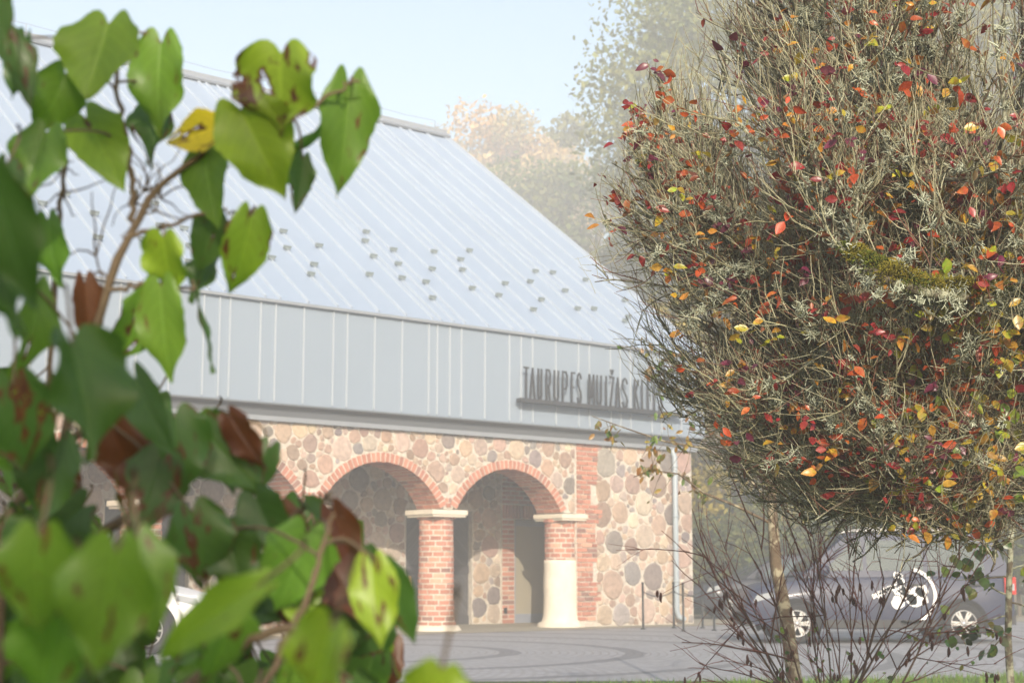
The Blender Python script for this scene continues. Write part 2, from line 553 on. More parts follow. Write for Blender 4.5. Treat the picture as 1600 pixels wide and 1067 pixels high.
def front_wall():
    mb = MB()
    RM = (RI + RE) / 2 - .02
    ts = []
    for c in ARC_C: ts += list(np.linspace(c - SP / 2, c + SP / 2, 29))[:-1]
    ts.append(AX[-1]); ts = np.array(ts)
    zb = np.maximum(zarc(ts, RM), ZS)
    def strip(y, flip):
        V = []; Fc = []
        for t, z in zip(ts, zb): V += [(t, y, z), (t, y, HF)]
        for i in range(len(ts) - 1):
            q = (2 * i, 2 * i + 2, 2 * i + 3, 2 * i + 1); Fc.append(q[::-1] if flip else q)
        mb.add(V, Fc)
    strip(0, False); strip(TH, True)
    V = []; Fc = []
    for t, z in zip(ts, zb): V += [(t, 0, z), (t, TH, z)]
    for i in range(len(ts) - 1): Fc.append((2 * i, 2 * i + 1, 2 * i + 3, 2 * i + 2))
    mb.add(V, Fc)
    mb.box((3.281, 0, -.05), (T1, TH, HF)); mb.box((AX[-1] + .001, 0, ZS), (3.28, TH, HF)); mb.box((T0, 0, -.05), (AX[0] - .001, TH, HF))
    def ok(t, z):
        a = z > zarc(t, RE + .015)
        a &= ~((t > AX[0] - .03) & (t < AX[-1] + .0) & (z < ZS + .28 + .0))
        a &= ~((t > 3.26) & (t < 3.84)) | (z > 3.9)
        a &= ~((t > AX[0] - .7) & (t < AX[0] + .02) & (z < 9))
        for axx in AX[1:-1]: a &= ~((np.abs(t - axx) < .16) & (z < 2.52))
        return a & (z < 3.68) & (z > .02) & (t < T1 - .01) & (t > T0 + .02)
    stones(mb, ok, -11.0, 3.5, 2.4, 3.68, 0, 3, 1, .20)
    stones(mb, ok, 3.80, T1, .02, 3.68, 0, 4, 1, .27)
    stones(mb, ok, T0, -12.9, .02, 3.68, 0, 5, 1, .26)
    mb.build('front_wall', [M['mortar'], M['stone']], bld)
front_wall()


def brick_arch(c):
    mb = MB(); g = np.random.default_rng(int(abs(c) * 100) + 5)
    amax = math.acos((ZS - ZC) / RI) if ZS > ZC else math.pi / 2
    a_all = 2 * amax; n = 33
    # mortar bed
    aa = np.linspace(-amax, amax, 40)
    V = []; Fc = []
    prof = ((RI + .006, .004), (RE - .006, .004), (RE - .006, TH - .004), (RI + .006, TH - .004))
    prof = ((RI + .007, -.012), (RE - .005, -.012), (RE - .005, TH + .0), (RI + .007, TH + .0))
    for a in aa:
        for r_, y in prof: V.append((c + r_ * math.sin(a), y, ZC + r_ * math.cos(a)))
    for i in range(len(aa) - 1):
        for k in range(4):
            Fc.append((i * 4 + k, i * 4 + (k + 1) % 4, (i + 1) * 4 + (k + 1) % 4, (i + 1) * 4 + k))
    mb.add(V, Fc, (.62, .52, .42), 0)
    for i in range(n):
        a0 = -amax + a_all * (i + .13) / n; a1 = -amax + a_all * (i + .87) / n
        ys = [-.022, .10, .345, .59, .70] if i % 2 else [-.022, .225, .47, .70]
        for k in range(len(ys) - 1):
            y0 = ys[k] + (.012 if k else 0); y1 = ys[k + 1] - .012
            jo = g.uniform(-.006, .004)
            V = [(c + r_ * math.sin(a), y + (g.uniform(-.004, .004) if k == 0 else 0), ZC + r_ * math.cos(a)) for a in (a0, a1) for y in (y0, y1) for r_ in (RI + jo, RE + g.uniform(-.012, .008))]
            mb.add(V, [(0, 1, 3, 2), (4, 6, 7, 5), (0, 4, 5, 1), (2, 3, 7, 6), (0, 2, 6, 4), (1, 5, 7, 3)], bcol(g), 1)
    mb.build('brick_arch', [M['mortar'], M['brick']], bld)
for c in ARC_C: brick_arch(c)


def brick_field(mb, t0f, t1f, z0, z1, y, depth, seed, course=.098, bl=.25, joint=.024):
    """courses of bricks on a plane facing -y; t0f/t1f give the ends of course k"""
    g = np.random.default_rng(seed)
    nz = int(round((z1 - z0) / course)); ch = (z1 - z0) / nz
    for k in range(nz):
        a, b = t0f(k), t1f(k)
        nb = max(1, round((b - a) / bl)); st = (b - a) / nb
        edges = [a] + [a + st * (i + (.5 if k % 2 else 0)) for i in range(1 if not k % 2 else 0, nb)] + [b]
        edges = sorted(set(round(e, 4) for e in edges))
        for i in range(len(edges) - 1):
            e0, e1 = edges[i], edges[i + 1]
            if e1 - e0 < .05: continue
            yy = y - g.uniform(.002, .014)
            mb.box((e0 + joint / 2, yy, z0 + k * ch + joint / 2 + g.uniform(-.003, .003)), (e1 - joint / 2, y + depth, z0 + (k + 1) * ch - joint / 2 + g.uniform(-.003, .003)), bcol(g), 1)


def quoin():
    mb = MB(); g = np.random.default_rng(11)
    ends = {}
    def t1(k):
        q = k // 4
        if q not in ends: ends[q] = [3.84, 3.95, 3.72, 3.90][q % 4] + g.uniform(-.04, .06)
        return ends[q]
    brick_field(mb, lambda k: 3.29, t1, .12, 3.70, -.012, .01, 12)
    mb.build('brick_quoin', [M['mortar'], M['brick']], bld)
quoin()


def column(ax, plaster):
    root = empty('column'); root.parent = bld; root.location = (ax, TH / 2, 0)
    mb = MB(); g = np.random.default_rng(int(abs(ax) * 10) + 100)
    rad = lambda z: .345 - .022 * z / 2.1 + .10 * max(0, (.28 - z) / .28) ** 2
    zs = np.linspace(.0, 2.14, 30)
    mb.lathe([(rad(z) - .008, z) for z in zs], 28, col=(.7, .6, .5), mi=0)
    z0 = .08; nc = 20; ch = (2.06 - z0) / nc
    for k in range(nc + 1):
        zb, zt = z0 + k * ch + .013, z0 + (k + 1) * ch - .013
        if k == nc: zt = 2.14
        rr = rad((zb + zt) / 2) + (.035 if k >= nc else 0)
        nb = 9 if k < nc else 16; off = g.uniform(0, 1) * .3 + (k % 2) * .5
        for i in range(nb):
            a0 = (i + off + .055) / nb * 2 * np.pi; a1 = (i + off + .945) / nb * 2 * np.pi
            am = np.linspace(a0, a1, 4); r_ = rr + g.uniform(-.005, .006)
            V = [(q * math.cos(a), q * math.sin(a), z) for a in am for q in (r_ - .04, r_) for z in (zb + g.uniform(-.004, .004) * 0, zt)]
            Fc = []
            for s_ in range(3):
                b = s_ * 4
                Fc += [(b + 2, b + 6, b + 7, b + 3), (b + 3, b + 7, b + 5, b + 1), (b, b + 4, b + 6, b + 2)]
            Fc += [(0, 2, 3, 1), (12, 13, 15, 14)]
            mb.add(V, Fc, bcol(g), 1)
    mb.build('shaft', [M['mortar'], M['brick']], root)
    if plaster:
        pm = MB(); zz = np.linspace(.0, 1.32, 20)
        pm.lathe([(rad(z) + .016 + .004 * math.sin(z * 9), z) for z in zz] + [(rad(1.32) - .01, 1.325)], 40)
        pm.build('plaster_coat', M['plaster'], root)
    if ax != AX[0] and not plaster:
        sb = MB(); brick_field(sb, lambda k: -.06 - .02 * k, lambda k: .06 + .02 * k, ZS + .02, ZS + .22, -TH / 2 - .012, .01, 5)
        sb.build('springer_bricks', [M['mortar'], M['brick']], root)
    im = MB()
    iw = .36 if plaster else .42
    im.box((-iw, -.43, 2.14), (iw, .43, 2.235)); im.box((-iw + .03, -.41, 2.1), (iw - .03, .41, 2.139))
    o = im.build('impost', M['limestone'], root)
    bv = o.modifiers.new('b', 'BEVEL'); bv.width = .012; bv.segments = 2
    bs = MB(); K = 22
    prof = [(.0, .10), (.42, .095), (.47, .07), (.50, .0), (.51, -.03)]
    a = np.arange(K) * 2 * np.pi / K
    V = np.zeros((len(prof), K, 3))
    for i, (r_, z) in enumerate(prof):
        w = 1 + g.normal(0, .05, K) * (r_ > .1)
        V[i, :, 0] = r_ * w * np.cos(a); V[i, :, 1] = r_ * w * np.sin(a) * .92; V[i, :, 2] = z + g.normal(0, .008, K)
    i, j = np.meshgrid(np.arange(len(prof) - 1), np.arange(K), indexing='ij')
    q = np.stack([i * K + j, (i + 1) * K + j, (i + 1) * K + (j + 1) % K, i * K + (j + 1) % K], -1).reshape(-1, 4)
    bs.add(V.reshape(-1, 3), q, smooth=True)
    bs.build('plinth', M['limestone'], root)
for i, ax in enumerate(AX): column(ax + (.13 if i == len(AX) - 1 else 0), i == len(AX) - 1)

WB = 2.7                                                           # depth of the arcade's back wall


def back_wall():
    mb = MB()
    holes = [(1.07, 2.81, 2.36), (3.98, 5.06, 2.22), (-5.6, -3.9, 2.36)]
    xs = sorted([T0, 5.6] + [h[0] for h in holes] + [h[1] for h in holes])
    for a, b in zip(xs[:-1], xs[1:]):
        z0 = 0
        for h in holes:
            if abs(h[0] - a) < 1e-6: z0 = h[2]
        mb.box((a, WB, z0 - (.05 if z0 == 0 else 0)), (b, WB + .5, HF))
    mb.box((5.601, TH + .01, -.05), (5.9, WB + .5, HF))                     # end wall of the arcade
    def ok(t, z):
        a = (z > .02) & (z < 3.65)
        for h in holes: a &= ~((t > h[0] - .03) & (t < h[1] + .03) & (z < h[2] + .1))
        a &= ~((t > 3.6) & (t < 5.6))
        return a
    stones(mb, ok, -9.5, 3.62, .02, 3.6, WB, 8, 1, .25)
    mb.build('back_wall', [M['mortar'], M['stone']], bld)
    bj = MB()
    bj.box((3.62, WB - .03, -.02), (3.979, WB - .001, 2.22), (1, 1, 1), 0)
    bj.box((3.62, WB - .03, 2.221), (5.58, WB - .001, 3.5), (1, 1, 1), 0)
    brick_field(bj, lambda k: 3.62, lambda k: 3.97, 0, 2.2, WB - .032, .02, 3, .098, .36)
    brick_field(bj, lambda k: 3.62, lambda k: 5.58, 2.54, 3.48, WB - .032, .02, 4)
    g = np.random.default_rng(2)
    for i in range(20):                                                # soldier course
        t = 3.64 + i * .097
        bj.box((t, WB - .05 - g.uniform(0, .01), 2.235), (t + .075, WB - .01, 2.52), bcol(g), 1)
    bj.build('door_surround', [M['mortar'], M['brick']], bld)
    so = MB(); so.box((3.66, WB - .065, .22), (3.74, WB - .045, .34)); so.build('wall_socket', M['black_metal'], bld)


back_wall()


def glass_door():
    d = empty('glass_door'); d.parent = bld; d.location = (3.98, WB + .06, 0)
    f = MB(); w, h = 1.08, 2.2
    f.box((.005, 0, .0), (.105, .07, h)); f.box((w - .105, 0, 0), (w - .005, .07, h)); f.box((.106, 0, h - .12), (w - .106, .07, h)); f.box((.106, 0, .0), (w - .106, .07, .20))
    f.build('door_frame', M['frame'], d)
    p = MB(); p.box((.1, .03, .19), (w - .1, .04, h - .11)); p.build('pane', M['glass'], d)
    k = MB(); k.tubes(np.array([(w - .16, -.05, .8), (w - .16, -.05, 1.4)]), [.012, .012], 8); k.build('handle', M['zinc'], d)
    r = MB()
    r.box((-.6, 1.6, 0), (1.8, 1.7, 2.6), (.6, .5, .4), 0)
    stones(r, lambda t, z: (z > .02) & (z < 2.5), -.5, 1.7, .02, 2.5, 1.6, 33, 1, .2)
    r.build('inner_wall', [M['mortar'], M['stone']], bld).location = (3.98, WB - .85, 0)
glass_door()


def plank_door(t0, t1, h=2.34):
    d = empty('plank_door'); d.parent = bld; d.location = (t0, WB + .12, 0)
    mb = MB(); w = t1 - t0; g = np.random.default_rng(9)
    mb.box((0, 0, 0), (w, .05, h), (.05, .048, .05))
    pl = MB(); st = .105
    for half in (0, 1):
        x0, x1 = (.02, w / 2 - .006) if half == 0 else (w / 2 + .006, w - .02)
        for zlo, zhi in ((.2, 1.04), (1.24, h - .12)):
            for i in range(-14, 26):
                # diagonal strip clipped to its panel by sampling
                pts = []
                c0 = i * st; sg = 1 if half == 0 else -1
                def zz(x, off): return zlo + off + sg * (x - x0 if sg > 0 else x - x1) * 1.0
                for off in (c0, c0 + st * .86):
                    row = []
                    for x in np.linspace(x0, x1, 12): row.append((x, np.clip(zz(x, off), zlo, zhi)))
                    pts.append(row)
                A, B = pts
                V = [(x, -.014, z) for x, z in A] + [(x, -.014, z) for x, z in B]
                Fc = [(j, j + 1, 12 + j + 1, 12 + j) for j in range(11) if (B[j][1] - A[j][1] > 1e-3 or B[j + 1][1] - A[j + 1][1] > 1e-3)]
                if Fc: pl.add(V, Fc, np.array((.085, .08, .082)) * g.uniform(.75, 1.25))
    mb.build('door_leaf', M['wood_dark'], d); pl.build('diagonal_boards', M['wood_dark'], d)
    for x0, x1 in ((.0, w / 2 - .004), (w / 2 + .004, w)):
        for za, zb in ((0, .19), (1.06, 1.22), (h - .11, h)):
            rl = MB(); rl.box((x0, -.03, za), (x1, -.002, zb), (.06, .056, .058)); rl.build('rail', M['wood_dark'], d)
plank_door(1.07, 2.81); plank_door(-5.6, -3.9)


def shell():
    c = MB(); c.box((T0, .02, HF + .02), (T1 - .02, WB + .5, HF + .12), (.30, .24, .19)); c.build('arcade_ceiling', M['wood_dark'], bld)
    g = MB(); D = 17.8
    g.add([(T1 - .01, TH + .01, -.05), (T1 - .01, D, -.05), (T1 - .01, D, 5.6), (T1 - .01, 8.9, 12.4), (T1 - .01, TH + .01, 6.1)], [(0, 1, 2, 3, 4)])
    g.build('gable_wall', M['mortar'], bld)
    g = MB()
    g.add([(T0 + .01, TH + .01, -.05), (T0 + .01, D, -.05), (T0 + .01, D, 5.6), (T0 + .01, 8.9, 12.4), (T0 + .01, TH + .01, 6.1)], [(4, 3, 2, 1, 0)])
    g.add([(T0, D, -.05), (T1, D, -.05), (T1, D, 5.6), (T0, D, 5.6)], [(0, 3, 2, 1)])
    g.build('rear_wall', M['mortar'], bld)
shell()

YF, ZF0, ZF1 = -.25, 3.94, 5.70
RY, RZ = 8.9, 12.62
TR0, TR1 = T0 - .2, 6.92
gs = np.random.default_rng(21)
SEAMS = []
t = TR1 - .10
k = 0
while t > TR0 + .1:
    SEAMS.append(t)
    t -= [.62, .60, .30, .62, .58, .28, .60, .20, .62][k % 9] if gs.random() < .75 else gs.choice([.62, .30])
    k += 1


def slope_frame(p):
    """(t, along slope, height above) -> local"""
    ey, ez = YF - .05, ZF1 + .02
    L = math.hypot(RY - ey, RZ - ez); cy, cz = (RY - ey) / L, (RZ - ez) / L
    return (p[0], ey + cy * p[1] - cz * p[2], ez + cz * p[1] + cy * p[2])
SLOPE_L = math.hypot(RY - YF + .05, RZ - ZF1 - .02)


def roof():
    mb = MB()
    mb.box((TR0, 0, -.12), (TR1, SLOPE_L, 0), f=slope_frame)
    bk = lambda p: (lambda q: (q[0], 2 * RY - q[1], q[2]))(slope_frame(p))
    mb.box((TR0, 0, -.12), (TR1, SLOPE_L - .002, -.002), f=bk)
    for s_ in SEAMS:
        mb.box((s_ - .012, .03, -.01), (s_ + .012, SLOPE_L - .12, .045), mi=1, f=slope_frame)
    mb.build('roof', [M['roof'], M['seam']], bld)
    tr = MB()
    tr.box((TR1 + .002, -.02, -.20), (TR1 + .045, SLOPE_L, .055), f=slope_frame)
    tr.build('verge_trim', M['seam'], bld)
    rc = MB()
    rc.box((TR0, SLOPE_L - .22, .047), (TR1 + .05, SLOPE_L + .03, .10), f=slope_frame)
    rc.box((TR0, RY - .06, RZ + .04), (TR1 + .05, RY + .06, RZ + .15))
    rc.build('ridge_cap', M['dark_trim'], bld)
    lw = MB()
    ts = np.arange(TR0 + .5, TR1, 1.9)
    for q in ts: lw.tubes(np.array([(q, RY, RZ + .12), (q, RY, RZ + .36)]), [.012, .009], 5)
    P = []
    for a, b in zip(ts[:-1], ts[1:]): P += [(a, RY, RZ + .36), ((a + b) / 2, RY, RZ + .33)]
    P.append((ts[-1], RY, RZ + .36))
    lw.tubes(np.array(P), np.full(len(P), .006), 4)
    lw.build('lightning_wire', M['dark_trim'], bld)
    # snow guards clamped on the seams
    gm = MB()
    gm.box((-.07, -.025, .03), (.07, .025, .07)); gm.box((-.085, -.010, .05), (.085, .010, .105)); gm.box((-.035, -.07, .046), (.035, .0, .062))
    L = math.hypot(RY - YF + .05, RZ - ZF1 - .02)
    ang = math.atan2(RZ - ZF1 - .02, RY - YF + .05)
    proto = None; cnt = 0
    for i, s_ in enumerate(SEAMS):
        if cnt >= 98: break
        rows = [1.5, 3.1] if i % 2 == 0 else [1.0, 2.2, 3.7] if i % 3 == 0 else [2.4]
        if i % 5 == 3: rows = rows[:1]
        for d in rows:
            if cnt >= 98 or s_ < -11.5: break
            d += gs.uniform(-.16, .16)
            if proto is None: proto = o = gm.build('snow_guard', M['guard'], bld)
            else:
                o = proto.copy(); S.collection.objects.link(o); o.parent = bld
            o.location = slope_frame((s_, d, 0)); o.rotation_euler = (ang, 0, 0); cnt += 1
roof()


def fascia():
    mb = MB()
    mb.box((TR0, YF, ZF0), (TR1 - .04, YF + .12, ZF1 - .02))
    for s_ in SEAMS:
        q = s_ - .07
        mb.box((q - .011, YF - .028, ZF0 + .03), (q + .011, YF + .01, ZF1 - .04), mi=1)
    mb.build('fascia', [M['fascia'], M['fseam_lit']], bld)
    e = MB(); e.box((TR0, YF - .075, ZF1 - .035), (TR1 + .02, YF - .003, ZF1 + .012)); e.build('eave_trim', M['trim'], bld)
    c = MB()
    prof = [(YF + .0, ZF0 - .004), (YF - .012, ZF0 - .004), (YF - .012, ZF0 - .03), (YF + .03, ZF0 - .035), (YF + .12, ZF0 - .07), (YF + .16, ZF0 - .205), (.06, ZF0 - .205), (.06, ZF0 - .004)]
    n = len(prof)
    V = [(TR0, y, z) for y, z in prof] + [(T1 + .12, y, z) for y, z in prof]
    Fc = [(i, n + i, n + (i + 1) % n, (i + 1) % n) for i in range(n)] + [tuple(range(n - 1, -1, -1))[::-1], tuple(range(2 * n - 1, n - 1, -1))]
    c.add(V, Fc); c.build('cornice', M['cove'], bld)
    c = MB(); c.box((TR0, -.10, ZF0 - .29), (T1 + .11, .05, ZF0 - .208)); c.build('moulding', M['trim'], bld)
    p = MB()
    P = [(6.05, -.05, HF - .05), (6.05, -.13, HF - .22), (6.05, -.13, 2), (6.05, -.13, .30), (6.08, -.15, .17), (6.20, -.22, .10)]
    p.tubes(np.array(P), [.058] * 6, 14)
    for z in (.9, 2.25, 3.3): p.lathe([(.058, -.02), (.068, -.02), (.068, .02), (.058, .02)], 14, (6.05, -.13, z))
    p.build('downpipe', M['zinc'], bld)
fascia()

# ------------------------------------------------------------------ sign
def sign():
    root = empty('name_sign', (P0[0], P0[1], 0), WALL_ANG, label='charcoal raised lettering TAURUPES MUIŽAS KLĒTS on a rail on the pale fascia', cat='sign')
    y = YF - .17
    r = MB(); r.box((1.40, y - .07, 4.325), (5.95, y + .08, 4.405))
    for q in np.arange(1.7, 5.9, .8): r.box((q - .02, y + .081, 4.34), (q + .02, YF - .001, 4.39))
    r.build('sign_rail', M['sign'], root)
    lm = MB(); H = .60; z0 = 4.408; SW = .037
    def stroke(pts, x, w):
        for (a, b), (c, d) in zip(pts[:-1], pts[1:]):
            p = np.array((x + a * w, z0 + b * H)); q = np.array((x + c * w, z0 + d * H))
            v = q - p; ln = np.hypot(*v)
            if ln < 1e-6: continue
            v /= ln; nn = np.array((-v[1], v[0])) * SW / 2
            p = p - v * SW * .35; q = q + v * SW * .35
            V = [(*(e + s_ * nn)[:1], yy, (e + s_ * nn)[1]) for e in (p, q) for s_ in (-1, 1) for yy in (y - .012, y + .012)]
            lm.add(V, [(0, 2, 6, 4), (1, 5, 7, 3), (0, 1, 3, 2), (4, 6, 7, 5), (0, 4, 5, 1), (2, 3, 7, 6)])
    U = [(0, 1), (0, .16), (.22, .04), (.5, 0.0), (.78, .04), (1, .16), (1, 1)]
    Sg = [(1, .84), (.8, .96), (.5, 1), (.15, .94), (0, .78), (.08, .64), (.85, .38), (1, .22), (.85, .06), (.5, 0), (.18, .05), (0, .18)]
    G = {'T': [[(0, 1), (1, 1)], [(.5, 1), (.5, 0)]], 'A': [[(0, 0), (.5, 1), (1, 0)]], 'U': [U],
         'R': [[(0, 0), (0, 1), (.7, 1), (1, .88), (1, .6), (.7, .48), (0, .48)], [(.55, .48), (1, 0)]],
         'P': [[(0, 0), (0, 1), (.7, 1), (1, .88), (1, .56), (.7, .44), (0, .44)]],
         'E': [[(1, 1), (0, 1), (0, 0), (1, 0)], [(0, .52), (.8, .52)]], 'S': [Sg],
         'M': [[(0, 0), (0.06, 1), (.5, .25), (.94, 1), (1, 0)]], 'I': [[(.5, 0), (.5, 1)]],
         'Z': [[(0, 1), (1, 1), (0, 0), (1, 0)], [(.15, 1.24), (.5, 1.11), (.85, 1.24)]],
         'K': [[(0, 0), (0, 1)], [(1, 1), (.05, .45)], [(.25, .6), (1, 0)]], 'L': [[(0, 1), (0, 0), (1, 0)]],
         'e': [[(1, 1), (0, 1), (0, 0), (1, 0)], [(0, .52), (.8, .52)], [(.05, 1.15), (.95, 1.15)]]}
    def tx(px):                                             # pixel of the photograph's lettering -> distance along the fascia
        d = ray(px, 600); n3 = np.array([_n[0], _n[1], 0]); q = CAM + d * (((P0 - CAM) @ n3 + y) / (d @ n3)) - P0
        return q[0] * _u[0] + q[1] * _u[1]
    lay = 'T150-195 A200-250 U268-306 R336-378 U402-446 P472-518 E546-580 S594-634 M690-742 U758-802 I828-848 Z868-906 A914-956 S968-1018 K1070-1112 L1132-1164 e1180-1214 T1216-1258 S1268-1306'
    for tok in lay.split():
        a, b = tok[1:].split('-'); a, b = tx(790 + int(a) / 5.333), tx(790 + int(b) / 5.333)
        a += SW / 2; b -= SW / 2
        for st in G[tok[0]]: stroke(st, a, max(b - a, .02))
    lm.build('lettering', M['sign'], root)
sign()

# ------------------------------------------------------------------ small things by the wall
def small_things():
    post = MB(); post.lathe([(.0, 0), (.05, 0), (.05, .015), (.021, .02), (.021, .86), (.026, .865), (.026, .89), (0, .895)], 12)
    spots = [(1005, 983, 'black iron post standing in front of the stone pier, leftmost of the barrier posts'),
             (1053, 981, 'black iron post just left of the zinc downpipe foot'),
             (1068, 986, 'black iron post just right of the zinc downpipe foot'),
             (1098, 981, 'black iron post beyond the wall corner, before the dark parked car'),
             (1116, 985, 'black iron post in front of the dark parked car bonnet, rightmost of the posts')]
    pos = []; proto = None
    for x, y, lab in spots:
        p = ground_at(x, y); pos.append(p)
        if proto is None: proto = o = post.build('barrier_post', M['black_metal'])
        else: o = proto.copy(); S.collection.objects.link(o)
        o.location = (p[0], p[1], .004); tag(o, lab, 'post', 'black iron barrier posts at the wall corner')
    def rope(a, b, lab):
        mb = MB(); s_ = np.linspace(0, 1, 12)[:, None]
        P = pos[a] * (1 - s_) + pos[b] * s_; P[:, 2] = .72 - .10 * 4 * s_[:, 0] * (1 - s_[:, 0])
        mb.tubes(P, np.full(12, .011), 5)
        tag(mb.build('barrier_rope', M['black_metal']), lab, 'rope', 'dark ropes slung between the posts')
    rope(0, 1, 'dark sagging rope slung in front of the stone pier'); rope(1, 3, 'dark sagging rope slung behind the downpipe towards the trees'); rope(2, 4, 'dark sagging rope slung from the downpipe post to the rightmost post')
    # small wooden menu stand behind the first brick column
    a = (P0[0] + _u[0] * .62 + _n[0] * 2.2, P0[1] + _u[1] * .62 + _n[1] * 2.2, .008)
    st = empty('wooden_stand', a, WALL_ANG + .2, label='honey brown wooden board stand behind the middle brick column', cat='stand')
    b = MB(); b.box((-.2, -.02, .28), (.2, .012, .92)); b.build('board', M['wood'], st)
    for sx in (-1, 1):
        l = MB(); l.box((sx * .2 - .022, -.025, 0), (sx * .2 + .022, .02, 1.0)); l.build('leg', M['wood'], st)
        l = MB(); l.tubes(np.array([(sx * .2, .02, .9), (sx * .2, .32, 0)]), [.018, .018], 4); l.build('rear_leg', M['wood'], st)
small_things()

# ------------------------------------------------------------------ cars
M['tyre'] = mat_plain('tyre_rubber', (.022, .022, .023), .85)
M['rim'] = mat_plain('alloy_rim', (.42, .42, .42), .42, .6, .05)
M['plastic'] = mat_plain('black_plastic', (.02, .02, .022), .6)
M['red_lens'] = mat_paint('red_lens', (.45, .02, .015), .25)
M['clear_lens'] = mat_paint('clear_lens', (.30, .32, .34), .25)
M['decal'] = mat_plain('white_decal', (.80, .80, .80), .5, 0, .04)
M['under'] = mat_plain('car_underbody', (.015, .015, .016), .9)


def wheel(parent, x, y, r, spokes, side):
    w = empty('wheel'); w.parent = parent; w.location = (x, y, r)
    if side > 0: w.rotation_euler = (0, 0, math.pi)
    t = MB(); ri = r * .66
    t.lathe([(ri, .16), (r * .95, .17), (r, .14), (r, .03), (r * .96, .0), (r * .80, -.012), (ri, .0)], 36, axis='y'); t.build('tyre', M['tyre'], w)
    m = MB()
    m.lathe([(ri, .12), (ri, .0), (ri * .95, -.006), (ri * .90, .02), (ri * .88, .12)], 36, axis='y')
    m.lathe([(0, -.004), (ri * .2, -.004), (ri * .22, .03)], 16, axis='y')
    for i in range(spokes):
        a = i * 2 * np.pi / spokes
        offs = (-.13, .13) if spokes < 8 else (0,)
        for off in offs:
            a0, a1 = a + off * 1.6, a + off
            ww = ri * (.075 if spokes < 8 else .05)
            def pt(rr, aa, s_): return (rr * math.cos(aa) - s_ * ww * math.sin(aa), rr * math.sin(aa) + s_ * ww * math.cos(aa))
            V = []
            for rr, aa in ((ri * .14, a0), (ri * .93, a1)):
                for s_ in (-1, 1):
                    for yy in (.0, .04):
                        X, Z = pt(rr, aa, s_); V.append((X, yy, Z))
            m.add(V, [(0, 4, 6, 2), (1, 3, 7, 5), (0, 1, 5, 4), (2, 6, 7, 3)])
    m.build('rim', M['rim'], w)
    b = MB(); b.lathe([(0, .1), (ri * .9, .1), (ri * .9, .14)], 24, axis='y'); b.build('brake_disc', M['under'], w)


